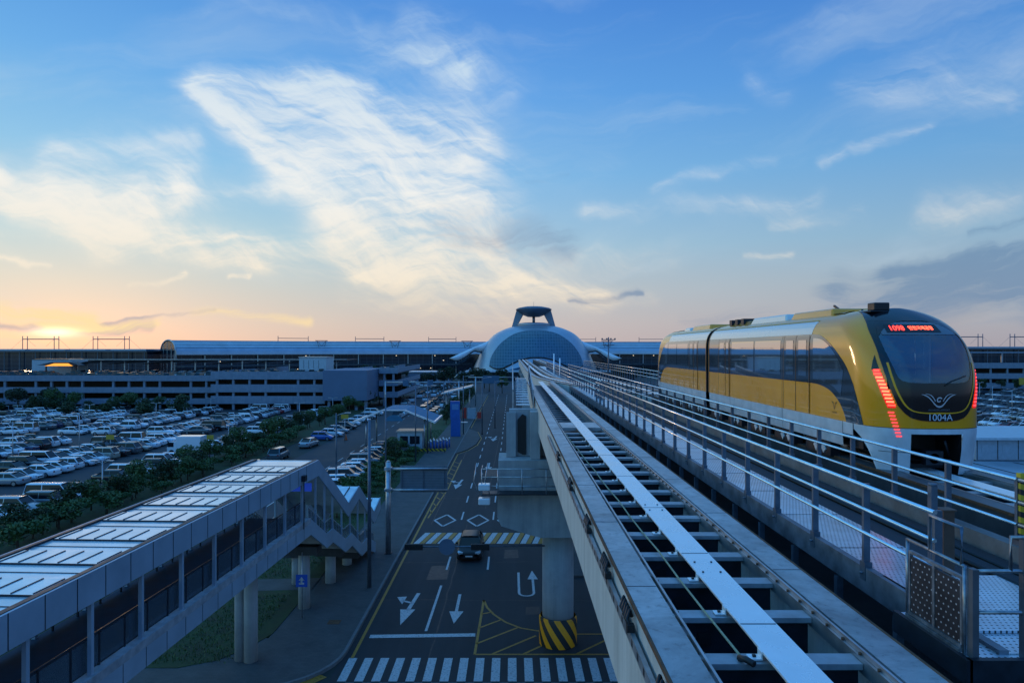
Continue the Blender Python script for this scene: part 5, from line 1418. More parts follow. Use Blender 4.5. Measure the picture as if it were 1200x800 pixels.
# glass front: bounded above by a flat arch, below by a moustache curve
up = smooth_curve([(-25, 7.0), (-24.6, 10.5), (-22, 15.5), (-18, 20.0), (-12, 24.0), (-6, 25.7), (0, 26.2), (6, 25.7), (12, 24.0), (18, 20.0), (22, 15.5), (24.6, 10.5), (25, 7.0)], 50)
lo_ = smooth_curve([(-25, 7.0), (-22, 5.6), (-18, 6.0), (-14, 7.8), (-9, 10.2), (-4, 11.4), (0, 11.6), (4, 11.4), (9, 10.2), (14, 7.8), (18, 6.0), (22, 5.6), (25, 7.0)], 50)
b = MB(); b.loft([[dp(a[0]+(c[0]-a[0])*t/10, a[1]+(c[1]-a[1])*t/10, .35) for t in range(11)] for a, c in zip(lo_, up)], False, 0, True); b.build('glass_front', dome_g, dm)
b = MB(); b.tube([dp(p[0], p[1], .45) for p in lo_], .32, 6); b.build('glass_border', dark_steel, dm)
b = MB(); b.tube([dp(p[0], p[1], .3) for p in up], .12, 6); b.build('glass_upper_border', post_steel, dm)
b = MB(); 
pts = [(-27+54*k/30, 3.5+4.6*math.exp(-((k-15)/8)**2)) for k in range(31)]
b.loft([[dp(x, .2, .5), dp(x, z*.55, .5), dp(x, z, .5)] for x, z in pts], False, 0, True); b.build('entrance_glazing', mat('entrance_glass', (.03, .07, .12), .12, .3, var=.3, scale=.4), dm)
# crown
cr = MB(); cr.lathe(DX-.6, DY, [(9.0, 29.1), (9.6, 29.9), (9.2, 30.6), (6, 31.0), (.2, 31.1)], 48); cr.build('crown_ring', galv, dm)
cr = MB(); cr.lathe(DX-.6, DY, [(.2, 34.2), (3.5, 34.4), (6.5, 35.6), (8.6, 37.2), (10.2, 38.3), (10.3, 38.7), (9, 39.4), (5, 40.2), (.2, 40.5)], 48); cr.build('crown_disc', post_steel, dm)
cr = MB(); cr.cyl(DX-.6, DY, 31, 34.4, .8, n=12); cr.cyl(DX-.6, DY, 40.4, 43, .06, n=6); cr.build('crown_stem', post_steel, dm)
for k in range(4):
    a = R(0+k*90) if False else R([8, 172, 270, 90][k])
    ca, sa = math.cos(a), math.sin(a)
    c0 = Vector((DX-.6+12.0*ca, DY+12.0*sa, 27.0)); c1 = Vector((DX-.6+7.6*ca, DY+7.6*sa, 38.0)); tn = Vector((-sa, ca, 0)); rd = Vector((ca, sa, 0))
    if k > 1: continue
    lg = MB(); rings = []
    for t in (0, .3, .6, 1):
        p = c0.lerp(c1, t); w1 = 1.2+1.6*t
        rings.append([p-rd*w1-tn*1.2, p+rd*w1*.8-tn*1.2, p+rd*w1*.8+tn*1.2, p-rd*w1+tn*1.2])
    lg.loft([[tuple(q) for q in r] for r in rings], True, 0, False, True); lg.build('crown_leg', mat('crown_metal', (.20, .26, .32), .45, .3, var=.1), dm)
# swooping side wings with leaf-shaped openings
for sg, nm in ((-1, 'left'), (1, 'right')):
    top = smooth_curve([(17, 24.6), (23, 22.2), (30, 18.9), (37, 15.9), (43, 13.1), (47.5, 10.9)], 24)
    bot = smooth_curve([(22, 18), (27.5, 14.6), (31.5, 14.2), (34.8, 14.6), (39.0, 11.4), (43.5, 9.2), (47.5, 10.4)], 24)
    b = MB()
    fr_ = [[(DX+sg*p[0], DY-4-max(0, p[0]-22)*.3, p[1]), (DX+sg*(p[0]+q[0])/2, DY-6-max(0, (p[0]+q[0])/2-22)*.3, (p[1]+q[1])/2+.3), (DX+sg*q[0], DY-4-max(0, q[0]-22)*.3, q[1]), (DX+sg*q[0], DY+2-max(0, q[0]-22)*.25, q[1]-.2), (DX+sg*p[0], DY+3-max(0, p[0]-22)*.25, p[1]-.3)] for p, q in zip(top, bot)]
    b.loft(fr_, True, 0, True, True); b.build('side_wing', mat('wing_metal', (.78, .80, .82), .4, .1, var=.1, scale=.3), dm)
    b = MB(); b.tube([(DX+sg*q[0], DY-4.6-max(0, q[0]-22)*.3, q[1]+.1) for q in bot], .3, 6); b.build('wing_lip', dark_steel, dm)
    b = MB(); op = [(31.6, 11.8), (33.0, 13.4), (35.5, 13.0), (40.5, 8.8), (44, 7.2), (44, 3), (36, 0.2), (30.5, .2)]
    b.prism([(DX+sg*p[0], p[1]) for p in op], 'y', DY+3.2, DY+3.6); b.build('side_opening', glass_dark, dm)
    lowp = [(27.5, 0), (36.5, 0), (35, 1.2), (32, 4.6), (30, 9), (28, 12)]
    b = MB(); b.tube([(DX+sg*44.5, DY-16, 0), (DX+sg*41, DY-14, 3.6), (DX+sg*38.5, DY-12, 2), (DX+sg*36, DY-10, 5.4)], .5, 6); b.build('ground_arch', galv, dm)
# low glass-and-steel structures at the dome's foot
ft = thing('entrance_building', (0, 330, 0), 'low blue-grey entrance halls at the foot of the dome', 'building')
b = MB(); b.box(-22, 60, 330, 344, 0, 4.6); b.build('front_glazing', facade, ft)
b = MB(); b.box(-23, 61, 328, 345, 4.61, 5.2); b.build('roof', vault_m, ft)
ft2 = thing('service_building', (-30, 300, 0), 'low dark service building left of the dome behind the trees', 'building')
b = MB(); b.box(-62, -28, 300, 315, 0, 5.5); b.build('wall', block_m if False else MATS['block_panel'], ft2)
b = MB(); b.box(-62.5, -27.5, 299.5, 315.5, 5.51, 5.9); b.build('roof', vault_m, ft2)
b = MB()
for k in range(7): b.box(-60+k*4.6, -57.4+k*4.6, 299.93, 299.99, 1, 3.6)
b.pieces('window', glass_dark, ft2)

# roof structures low on the right, seen below the train's nose
lr = thing('low_building', (78, 104, 0), 'low white flat-roofed building with panelled walls, right edge behind the railing', 'building')
b = MB(); b.box(65.4, 96, 95, 108, 0, 2.9); b.build('wall', mat('white_panel', (.34, .40, .46), .6, var=.12), lr)
b = MB(); b.box(64.6, 97, 94.2, 109, 2.91, 3.25); b.build('roof', mat('pale_roof', (.48, .54, .58), .5, var=.15), lr)
b = MB()
for k in range(10): b.box(65.5+k*2.9, 65.58+k*2.9, 94.95, 94.99, .1, 2.9)
for k in range(9): b.box(66.2+k*2.9, 67.8+k*2.9, 94.96, 94.985, 1.0, 2.2, 1)
b.pieces('wall_panel', [dark_steel, MATS['white_panel']], lr)
sheet('forecourt_paving', rect(36, 120, 62, 94), .014, mat('pale_paving', (.26, .31, .36), .5, var=.3, scale=.15))
b = MB()
for k in range(10): b.box(45+k*6, 45.4+k*6, 64, 93, .0145, .03)
tag(b.build('paving_lines', dark_concrete, origin=(0, 0, 0)), kind='structure')
# ------------------------------------------------------------------ cars
paint_defs = {'white': (.80, .82, .84), 'silver': (.36, .38, .40), 'grey': (.13, .14, .15), 'black': (.012, .012, .015), 'dark blue': (.02, .035, .10), 'red': (.35, .02, .02), 'blue': (.03, .12, .42), 'beige': (.40, .36, .28)}
paints = {k: mat('car_paint_'+k.replace(' ', '_'), v, .22, .25 if k in ('silver', 'grey') else 0, var=.03, coat=1.0) for k, v in paint_defs.items()}
car_glass = mat('car_glass', (.010, .014, .018), .12, 0, var=0, spec=.35)
lampm = mat('headlamp_glass', (.55, .58, .6), .12, .3, var=0); tailm = mat('car_tail_lamp', (.25, .01, .01), .2, var=0); hub = mat('wheel_rim', (.4, .42, .44), .3, .7, var=.1)
KIND = {'saloon': dict(L=4.75, W=1.82, H=1.46, hood=.80, deck=.98, gh=(.95, 1.75, 3.30, 4.15)),
        'hatchback': dict(L=3.75, W=1.68, H=1.50, hood=.86, deck=.98, gh=(.70, 1.40, 3.25, 3.70)),
        'SUV': dict(L=4.60, W=1.88, H=1.70, hood=1.02, deck=1.08, gh=(1.05, 1.75, 4.05, 4.52)),
        'minivan': dict(L=4.95, W=1.92, H=1.95, hood=1.05, deck=1.12, gh=(.55, 1.35, 4.72, 4.92))}
def car_parts(kind):
    """front at +x after centring; returns MBs"""
    d = KIND[kind]; L, Wd, H = d['L'], d['W'], d['H']; hw = Wd/2; a0, a1, a2, a3 = d['gh']
    def X(u): return L/2-u
    body = MB()
    st = [(0.0, .35, .58, .72), (.06, .24, .66, .84), (.30, .20, d['hood']-.10, .95), (a0, .20, d['hood']+.06, 1.0), (a0+.9, .20, (d['hood']+d['deck'])/2+.05, 1.0),
          (L*.5, .20, d['deck'], 1.0), (a2, .20, d['deck'], 1.0), (a3, .20, d['deck'], .99), (L-.25, .22, d['deck']-.03, .95), (L-.05, .26, d['deck']-.10, .88), (L, .36, d['deck']-.25, .80)]
    rings = []
    for u, zb, zt, k in st:
        w = hw*k
        rings.append([(X(u), -w*.9, zb), (X(u), -w, zb+.2), (X(u), -w, zt-.16), (X(u), -w*.94, zt-.04), (X(u), -w*.82, zt), (X(u), w*.82, zt), (X(u), w*.94, zt-.04), (X(u), w, zt-.16), (X(u), w, zb+.2), (X(u), w*.9, zb)])
    body.loft(rings, True, 0, True, True)
    zt = d['deck']-.03
    def gh(u, w, z): return [(X(u), -w, z), (X(u), w, z)]
    r0_, r1_ = hw*.90, hw*.72
    G_ = MB()
    A = gh(a0, r0_*.95, zt-.06)+gh(a3, r0_*.95, zt-.0); B = gh(a1, r1_, H-.05)+gh(a2, r1_, H-.05)
    G_.add(A+B, [(0, 1, 5, 4), (1, 3, 7, 5), (3, 2, 6, 7), (2, 0, 4, 6), (4, 5, 7, 6)])
    rf = [[(X(u), w*s, z) for s, z in ((-1, H-.055), (-.9, H-.0), (0, H+.02), (.9, H-.0), (1, H-.055))] for u, w in ((a1-.08, r1_*.92), (a1+.1, r1_+.015), (a2-.1, r1_+.015), (a2+.08, r1_*.92))]
    body.loft(rf, False, 0, True)
    for s in (-1, 1):   # pillars
        body.bar((X(a0)+.0, s*r0_*.955, zt-.05), (X(a1), s*(r1_+.005), H-.05), .07, .05)
        body.bar((X(a3)-.0, s*r0_*.955, zt), (X(a2), s*(r1_+.005), H-.05), .12, .06)
        um = (a1+a2)/2+.1; body.bar((X(um), s*(r0_*.955), zt), (X(um), s*(r1_+.008), H-.05), .08, .05)
        body.box(X(a0+.55)-.06, X(a0+.55)+.06, s*(hw+.0), s*(hw+.16), zt-.02, zt+.12)
    wheels = []
    for u in (.85, L-.90):
        for s in (-1, 1):
            w = MB(); w.tube([(X(u), s*(hw-.20), .32), (X(u), s*(hw+.005), .32)], .32, 16)
            w.tube([(X(u), s*(hw+.003), .32), (X(u), s*(hw+.012), .32)], .20, 12, 1)
            wheels.append(w)
    hl = []
    for s in (-1, 1):
        h = MB(); h.add([(X(.05), s*hw*.80, .60), (X(.03), s*hw*.45, .58), (X(.12), s*hw*.48, .70), (X(.32), s*hw*.90, .78), (X(.22), s*hw*.93, .66)], [(0, 1, 2, 3, 4)]); h.box(X(.10)-.01, X(.02), s*hw*.50, s*hw*.80, .57, .69); hl.append(h)
    tl = []
    for s in (-1, 1):
        t = MB(); t.box(X(L-.04), X(L+.008), s*hw*.55, s*hw*.82, d['deck']-.32, d['deck']-.16); tl.append(t)
    gr_ = MB(); gr_.box(X(.03), X(-.006), -hw*.42, hw*.42, .42, .60); gr_.box(X(.05), X(.01), -hw*.55, hw*.55, .26, .36)
    pl = MB(); pl.box(X(0), X(-.012), -.26, .26, .38, .48)
    return body, G_, wheels, hl, tl, gr_, pl
platem = mat('number_plate', (.6, .62, .6), .5, var=0)
proto_full = {}; proto_low = {}
SLOT = 0
def objmat(o, m):
    o.material_slots[0].link = 'OBJECT'; o.material_slots[0].material = m
def parts_into(kind, root):
    body, G_, wh, hl, tl, g, pl = car_parts(kind)
    WO[root.name] = Vector((0, 0, 0))
    body.build('body', paints['white'], root); G_.build('windows', car_glass, root)
    for w in wh: w.build('wheel', [rubber, hub], root)
    for h in hl: h.build('headlight', lampm, root)
    for t in tl: t.build('tail_light', tailm, root)
    g.build('grille', black, root); pl.build('number_plate', platem, root)
cnt_cars = 0
def full_car(kind, colour, loc, rz, label, group=None, name='parked_car', cat='car'):
    global cnt_cars
    cnt_cars += 1
    if kind not in proto_full:
        r_ = thing(name, (0, 0, 0), label, cat, group); parts_into(kind, r_); proto_full[kind] = r_
        r_.location = loc; r_.rotation_euler = (0, 0, rz); o = r_
    else:
        o = dup(proto_full[kind], loc, rz, label); o['category'] = cat
        if group: o['group'] = group
        elif 'group' in o: del o['group']
    o.name = name
    for c in o.children:
        if c.name.startswith('body'): objmat(c, paints[colour])
    return o
def low_mesh(kind):
    body, G_, wh, hl, tl, g, pl = car_parts(kind)
    m = MB()
    for part, k in [(body, 0), (G_, 1)]+[(w, None) for w in wh]+[(h, 4) for h in hl]+[(t, 5) for t in tl]+[(g, 2)]:
        b0 = len(m.v); m.v += part.v
        for f, mi, sm in zip(part.f, part.mi, part.sm): m.f.append([b0+i for i in f]); m.mi.append(k if k is not None else (2 if mi == 0 else 3)); m.sm.append(sm)
    return m
LOWM = [paints['white'], car_glass, rubber, hub, lampm, tailm]
def low_car(kind, colour, loc, rz, label, group, cat='car'):
    global cnt_cars
    cnt_cars += 1
    if kind not in proto_low:
        o = low_mesh(kind).build('parked_car', LOWM, origin=(0, 0, 0)); proto_low[kind] = o
    else: o = proto_low[kind].copy(); COL.objects.link(o); o.name = 'parked_car'
    o.location = loc; o.rotation_euler = (0, 0, rz); objmat(o, paints[colour]); tag(o, label, cat, group)
    return o
crng = random.Random(11)
def rcol(): return crng.choices(['white', 'silver', 'grey', 'black', 'dark blue', 'red', 'blue', 'beige'], [50, 18, 11, 17, 4, 1.4, 1.6, 2])[0]
def rkind(): return crng.choices(['saloon', 'hatchback', 'SUV', 'minivan'], [50, 16, 26, 8])[0]
# the car on the road
full_car('saloon', 'black', (-3.15, 51.6, .02), R(-90), 'dark car with pale roof driving towards the camera just past the striped crossing', None, 'car')
mv = [c for c in scene.objects if c.get('label', '').startswith('dark car with pale roof')][0]
for c in mv.children:
    if c.name.startswith('body'): objmat(c, mat('roadcar_paint', (.012, .014, .017), .35, .0, var=0, spec=.3))
# rows in the left lot: (x, heading) ; aisles run along Y
rows = []
for a, ax in enumerate((-52.4, -69.0, -86.0, -102.4, -118.8, -135.2)):
    rows.append((ax+5.7, 0, f'right side of {ordinal(a)} aisle from tree strip')); rows.append((ax-5.7, math.pi, f'left side of {ordinal(a)} aisle from tree strip'))
cand = []
for x, hd, rl in rows:
    y = 60+crng.random()*2; i = 0
    while y < 170:
        i += 1
        if crng.random() < .94 and abs(y-118) > 3.2 or (x > -50 and False):
            sx = 600+x*F/y
            if sx > -30: cand.append((math.hypot(x, y), x+crng.uniform(-.25, .25), y, hd if crng.random() < .75 else hd+math.pi, rl, i))
        y += 2.62
cand = [c for c in cand if not (-51 < c[1] < -45 and 97 < c[2] < 104)]
# right lot candidates
rcand = []
for a, ax in enumerate((92, 108, 124, 140, 156, 172, 188, 204, 220)):
    for s_, hd in ((-5.6, 0), (5.6, math.pi)):
        y = 124.0; i = 0
        while y < 245:
            i += 1
            x = ax+s_; sx = 600+x*F/y
            if 1125 < sx < 1290 and crng.random() < .92: rcand.append((math.hypot(x, y), x, y, hd+R(8), f'{ordinal(a)} {"left" if s_ < 0 else "right"} row of right-hand lot', i))
            y += 2.7
cand.sort()
shown = cand[:228]; rest = cand[228:]
for d_, x, y, hd, rl, i in shown:
    k, c = rkind(), rcol()
    lb = f'{c} {k}, {ordinal(i-1)} from near end, {rl}'
    if d_ < 112: full_car(k, c, (x, y, .012), hd+R(crng.uniform(-2, 2)), lb, 'cars parked in the left lot')
    else: low_car(k, c, (x, y, .012), hd+R(crng.uniform(-2, 2)), lb, 'cars parked in the left lot')
rcand.sort()
for d_, x, y, hd, rl, i in rcand[:36]:
    k, c = rkind(), rcol(); low_car(k, c, (x, y, .012), hd, f'{c} {k}, {ordinal(i-1)} from near end, {rl}', 'cars parked in the right lot')
# a row of cars nose-in beside the hedge right of the parking road
colrow = ['white', 'white', 'silver', 'silver', 'white', 'white', 'grey', 'black', 'grey', 'white', 'black', 'silver']
for i, c in enumerate(colrow):
    full_car('SUV' if i in (2, 6) else 'saloon', c, (-19.6-i*.02, 73.5+i*2.75, .012), R(8+crng.uniform(-3, 3)), f'{c} car, {ordinal(i)} from the near end of the row against the hedge', 'cars against the hedge of the parking road')
for i, (x, y, c, k, h) in enumerate(((-33.0, 86, 'black', 'saloon', 90), (-33.2, 96, 'grey', 'SUV', 90), (-32.5, 108, 'silver', 'saloon', 84), (-32.6, 116, 'blue', 'hatchback', 0), (-32.6, 121, 'white', 'saloon', 0), (-32.8, 126, 'silver', 'saloon', 0),
                                  (-32.8, 132, 'black', 'saloon', 0), (-32.8, 138, 'white', 'hatchback', 0), (-32.8, 145, 'white', 'saloon', 0), (-32.8, 152, 'silver', 'saloon', 0), (-32.8, 160, 'white', 'SUV', 0))):
    (full_car if y < 112 else low_car)(k, c, (x, y, .012), R(h), f'{c} {k} on the left edge of the parking road, {ordinal(i)} from the near end', 'cars on the left edge of the parking road')
rest_b = MB()
def stuff_cars(name, lst, label):
    m = MB()
    mats_ = [paints['white'], paints['silver'], paints['grey'], paints['black'], car_glass]
    for x, y, z, hd in lst:
        p = crng.choices([0, 1, 2, 3], [42, 22, 14, 22])[0]; L = crng.choice([4.7, 4.5, 3.9]); H = crng.choice([1.45, 1.5, 1.7])
        ca, sa = math.cos(hd), math.sin(hd)
        def T(u, w, zz): return (x+u*ca-w*sa, y+u*sa+w*ca, z+zz)
        rr = []
        for u, zt in ((-L/2, .75), (-L/2+.2, .95), (L/2-1.2, .92), (L/2-.3, .8), (L/2, .6)): rr.append([T(u, -.9, .2), T(u, -.85, zt), T(u, .85, zt), T(u, .9, .2)])
        m.loft(rr, True, p, False, True)
        A = [T(-L/2+.35, -.8, .93), T(-L/2+.35, .8, .93), T(L/2-1.1, .8, .93), T(L/2-1.1, -.8, .93)]; B = [T(-L/2+.9, -.62, H), T(-L/2+.9, .62, H), T(L/2-1.9, .62, H), T(L/2-1.9, -.62, H)]
        m.add(A+B, [(0, 1, 5, 4), (1, 2, 6, 5), (2, 3, 7, 6), (3, 0, 4, 7)], 4); m.add(B, [(0, 1, 2, 3)], p)
        C2 = [T(-L/2+.85, -.65, H+.01), T(-L/2+.85, .65, H+.01), T(L/2-1.85, .65, H+.01), T(L/2-1.85, -.65, H+.01)]; m.add(C2, [(0, 1, 2, 3)], p)
    o = m.build(name, mats_, origin=(0, 0, 0)); tag(o, label, 'cars', None, 'stuff'); return o
lst = [(x, y, .012, hd) for _, x, y, hd, _, _ in rest]+[(x, y, .012, hd) for _, x, y, hd, _, _ in rcand[36:]]
for x0_, x1_, y_, z_ in ((-170, -52, 180.6, 7.7), (-170, -80, 187, 7.9), (-150, -80, 196, 8.0), (-78, -52, 184, 8.3), (-78, -52, 190, 8.5), (-36.5, -32, 190, 9.3), (150, 230, 262, 8.8), (150, 230, 268, 8.8), (150, 230, 276, 8.8)):
    x = x0_
    while x < x1_:
        if crng.random() < .85: lst.append((x, y_, z_, R(90)*crng.choice([1, -1])))
        x += 2.7
for k in range(60):    # far road and forecourt
    lst.append((crng.choice([-26, -22.5, -30, -18.6]), 150+k*2.6, .012, R(90)))
for k in range(70): lst.append((crng.uniform(-110, -20), crng.uniform(240, 300), .01, crng.choice([0, math.pi/2])))
stuff_cars('distant_parked_cars', lst, 'mass of far parked cars in the lots and on the garage roofs')
# box van
vn = thing('box_truck', (-47.6, 100.5, 0), 'small white box truck parked at the tree-strip side of the left lot', 'truck')
b = MB(); b.box(-49.6, -46.0, 99.5, 101.6, .75, 2.75); bevel(b.build('cargo_box', paints['white'], vn), .05)
b = MB(); b.prism([(-51.0, .4), (-51.0, 1.1), (-50.6, 1.95), (-49.65, 2.0), (-49.65, .4)], 'y', 99.6, 101.5); bevel(b.build('cab', paints['white'], vn), .05)
b = MB(); b.prism([(-50.92, 1.2), (-50.62, 1.85), (-50.0, 1.85), (-50.0, 1.2)], 'y', 99.57, 101.53); b.build('windows', car_glass, vn)
for x in (-50.3, -47.0):
    for y in (99.6, 101.5):
        b = MB(); b.tube([(x, y-.12, .38), (x, y+.12, .38)], .38, 14); b.build('wheel', rubber, vn)
b = MB(); b.box(-49.6, -46, 99.8, 101.3, .45, .74); b.build('chassis', dark_steel, vn)

# ------------------------------------------------------------------ trees and shrubs
def b_leaf(c0, c1):
    def f(n, t, b, tc):
        geo = n.new('ShaderNodeNewGeometry'); a = n.noise(tc, .8, 3, .6)
        v = n.m('ADD', n.m('MULTIPLY', geo.outputs['Random Per Island'], .5), n.m('MULTIPLY', a, .5))
        t.links.new(n.ramp(v, [(.25, c0+(1,)), (.75, c1+(1,))]), b.inputs['Base Color'])
        b.inputs['Subsurface Weight'].default_value = 0
    return f
leaf_a = mat('leaf_dark', (.04,)*3, .6, var=0, build=b_leaf((.012, .030, .010), (.044, .082, .022)))
leaf_b = mat('leaf_light', (.05,)*3, .6, var=0, build=b_leaf((.030, .065, .015), (.085, .15, .035)))
leaf_c = mat('leaf_pine', (.03,)*3, .7, var=0, build=b_leaf((.010, .022, .010), (.035, .060, .022)))
bark = mat('bark', (.09, .07, .05), .9, var=.4, scale=4, bump=.4)
def leaf_cloud(b, rng, cx, cy, cz, rx, ry, rz, n, size):
    # several lobes so that the outline is uneven
    lobes = [(cx+rng.uniform(-.55, .55)*rx, cy+rng.uniform(-.55, .55)*ry, cz+rng.uniform(-.5, .6)*rz, rng.uniform(.35, .6)) for _ in range(9)]
    for i in range(n):
        lx, ly, lz, s = rng.choice(lobes)
        while True:
            u = Vector((rng.uniform(-1, 1), rng.uniform(-1, 1), rng.uniform(-1, 1)))
            if u.length <= 1: break
        u = u.normalized()*u.length**.45
        p = Vector((lx+u.x*rx*s, ly+u.y*ry*s, lz+u.z*rz*s))
        a = Vector((rng.gauss(0, 1), rng.gauss(0, 1), rng.gauss(0, .6))).normalized(); c = a.cross(Vector((rng.gauss(0, 1), rng.gauss(0, 1), rng.gauss(0, 1)))).normalized()
        L = size*rng.uniform(.6, 1.3); w = L*.55
        b.add([p-a*L, p-c*w*.8, p+a*L, p+c*w], [(0, 1, 2, 3)])
tree_protos = {}
def make_tree(seed, H, cr_, leafm, n, size, flat=1.0, name='tree'):
    rng = random.Random(seed)
    r_ = bpy.data.objects.new(name, None); COL.objects.link(r_); WO[r_.name] = Vector((0, 0, 0))
    b = MB(); b.tube([(0, 0, 0), (.05, .03, H*.3), (.0, .08, H*.55), (.1, 0, H*.8)], .05*H*.4+.05, 8, 0, .03)
    for k in range(6):
        a = k*1.05+rng.random(); z = H*rng.uniform(.3, .6); b.tube([(0, 0, z), (math.cos(a)*cr_*.4, math.sin(a)*cr_*.4, z+H*.12), (math.cos(a)*cr_*.75, math.sin(a)*cr_*.75, z+H*.25)], .05, 5, 0, .015)
    b.build('trunk', bark, r_)
    b = MB(); leaf_cloud(b, rng, 0, 0, H*.62, cr_, cr_, H*.38*flat, n, size); b.build('crown', leafm, r_)
    return r_
kinds_t = [('a', lambda: make_tree(1, 4.6, 1.9, leaf_a, 1500, .20)), ('b', lambda: make_tree(2, 5.4, 2.2, leaf_b, 1700, .21)), ('c', lambda: make_tree(3, 3.6, 1.7, leaf_a, 1200, .19)),
           ('pine', lambda: make_tree(5, 8.5, 3.0, leaf_c, 1500, .30, .6, 'tree')), ('bush', lambda: make_tree(6, 1.5, 1.3, leaf_b, 900, .14, 1.0, 'shrub'))]
used_t = set()
tp = {}
def plant(kind, x, y, s, label, cat='tree', group=None, z=.1):
    if kind not in tp: tp[kind] = dict(kinds_t)[kind]()
    base = tp[kind]
    o = base if kind not in used_t else dup(base)
    used_t.add(kind)
    o.location = (x, y, z); o.rotation_euler = (0, 0, random.uniform(0, 6.28)); o.scale = (s, s, s*random.uniform(.9, 1.12))
    tag(o, label, cat, group)
    o.name = 'shrub' if cat == 'shrub' else 'tree'
    return o
trng = random.Random(5)
y = 50; i = 0
while y < 172:
    plant(trng.choice('abc'), -39.8+trng.uniform(-1.6, 1.6), y, trng.uniform(.42, .78), f'leafy tree, {ordinal(i)} from near end of strip between left lot and parking road', group='trees of the strip beside the left lot')
    if y < 120: plant('bush', -38.2+trng.uniform(-1, 1), y+1.6, trng.uniform(.9, 1.5), f'low green shrub, {ordinal(i)} from near end of strip beside left lot', 'shrub', 'shrubs of the strip beside the left lot'); plant('bush', -42.4+trng.uniform(-.6, .6), y+1, trng.uniform(.6, 1.0), f'low shrub at the lot edge of the tree strip, {ordinal(i)} from the near end', 'shrub', 'shrubs at the lot edge')
    y += trng.uniform(2.2, 3.4); i += 1
for i in range(15):
    plant('bush', -16.6+trng.uniform(-.6, .6), 62+i*3.1, trng.uniform(.8, 1.25), f'rounded green shrub in the verge hedge, {ordinal(i)} from the near end', 'shrub', 'verge hedge shrubs')
for i in range(13):
    plant('bush', -14.6+trng.uniform(-.6, .6), 63.5+i*3.1, trng.uniform(.6, 1.0), f'small shrub, pavement side of verge hedge, {ordinal(i)} from near end', 'shrub', 'verge hedge shrubs')
plant('a', -16.3, 91, .72, 'small leafy tree in the verge beside the toll booth'); plant('b', -17.0, 96, .6, 'short pale green tree just behind the small leafy tree by the toll booth')
for i in range(17):
    x = -150+i*3.7+trng.uniform(-2, 2)
    plant(trng.choice(['a', 'b']) if i not in (6, 7, 8) else 'pine', x, 171.5+trng.uniform(-3, 2), trng.uniform(.55, 1.1) if i not in (6, 7, 8) else .8, f'dark tree in front of the left garage, {ordinal(i)} from the left', group='trees in front of the left garage')
for i in range(9):
    plant('a', -37+trng.uniform(-2, 2), 176+i*6, trng.uniform(.9, 1.2), f'dark tree beyond the windowless garage block, {ordinal(i)} from the near end', group='trees beyond the garage block')
for i in range(16):
    plant('pine', -66+i*4.2+trng.uniform(-1.5, 1.5), 262+trng.uniform(-14, 20), trng.uniform(.8, 1.25), f'dark spreading pine between the garage and the dome, {ordinal(i)} from the left', group='pines left of the dome')
for i in range(12):
    plant('pine', 44+i*5+trng.uniform(-1.5, 1.5), 300+trng.uniform(-12, 12), trng.uniform(.9, 1.3), f'dark spreading pine right of the dome, {ordinal(i)} from the left', group='pines right of the dome')
for i in range(18):
    plant('a' if i % 2 else 'pine', 158+i*6+trng.uniform(-2, 2), 250+trng.uniform(-2, 2), trng.uniform(.8, 1.0) if i % 2 else .55, f'dark tree at the foot of the right garage, {ordinal(i)} from the left', group='trees at the foot of the right garage')
for i in range(10):
    plant('a', -13.5+trng.uniform(-1.5, 1), 140+i*9, trng.uniform(.7, 1.0), f'street tree on the verge beyond the blue totem, {ordinal(i)} from the near end', group='street trees beyond the totem')
plant('b', -3.5, 240, 1.1, 'bright green tree at the end of the road below the dome')
for i in range(22):
    x = -146+i*3.2+trng.uniform(-1.5, 1.5); yy_ = 163+trng.uniform(-6, 8)
    plant('c' if i % 3 else 'a', x, yy_, trng.uniform(.9, 1.5), f'low dark thicket tree at the far left end of the lot, {ordinal(i)} from the left', group='thicket at the far end of the left lot', z=-.9)
# tufts on the verge and lawn so the grass has a surface
b = MB(); gr_ = random.Random(9)
for _ in range(16000):
    if gr_.random() < .5: x, y, z = gr_.uniform(-17.5, -13), gr_.uniform(60, 130), .1
    else: x, y, z = gr_.uniform(-22, -13.8), gr_.uniform(33, 60), .165
    if 42.4 < y < 45.4: continue
    a = gr_.random()*6.28; h = gr_.uniform(.06, .16); w = .03
    b.add([(x-w*math.cos(a), y-w*math.sin(a), z), (x+w*math.cos(a), y+w*math.sin(a), z), (x+gr_.uniform(-.06, .06), y+gr_.uniform(-.06, .06), z+h)], [(0, 1, 2)])
tag(b.build('grass_blades', leaf_b, origin=(0, 0, 0)), 'short grass on the lawn and verge', 'grass', None, 'stuff')

# ------------------------------------------------------------------ lamp posts, masts, signs
def lamp(x, y, h, arm, label, double=False, r=.11, z=0, head=True, group='street lamps'):
    p = thing('street_lamp', (x, y, z), label, 'street lamp', group)
    b = MB(); b.cyl(x, y, z, z+h, r, r*.65, 12); b.build('pole', post_steel if r > .08 else galv, p)
    b = MB(); b.box(x-.2, x+.2, y-.2, y+.2, z, z+.12); b.build('base', dark_steel, p)
    if head:
        for s in ((-1, 1) if double else (1,)):
            a = MB(); a.tube([(x, y, z+h-.25), (x+s*arm*.5, y, z+h-.05), (x+s*arm, y, z+h)], .04, 6); a.build('arm', galv, p)
            a = MB(); a.box(x+s*arm-.35, x+s*arm+.35, y-.14, y+.14, z+h-.03, z+h+.09); bevel(a.build('lamp_head', galv, p), .03)
    return p
def lamp_px(px, pytop, X, arm, label, **k):
    """place by lateral metre offset and the two pixels measured off the photograph"""
    Y = X*F/(px-600); lamp(X, Y, EYE-(pytop-410)*Y/F, arm, label, **k)
lamp(-9.25, 43.7, 11.0, 0, 'tall plain grey pole on the pavement right of the footbridge stair', head=False, r=.14)
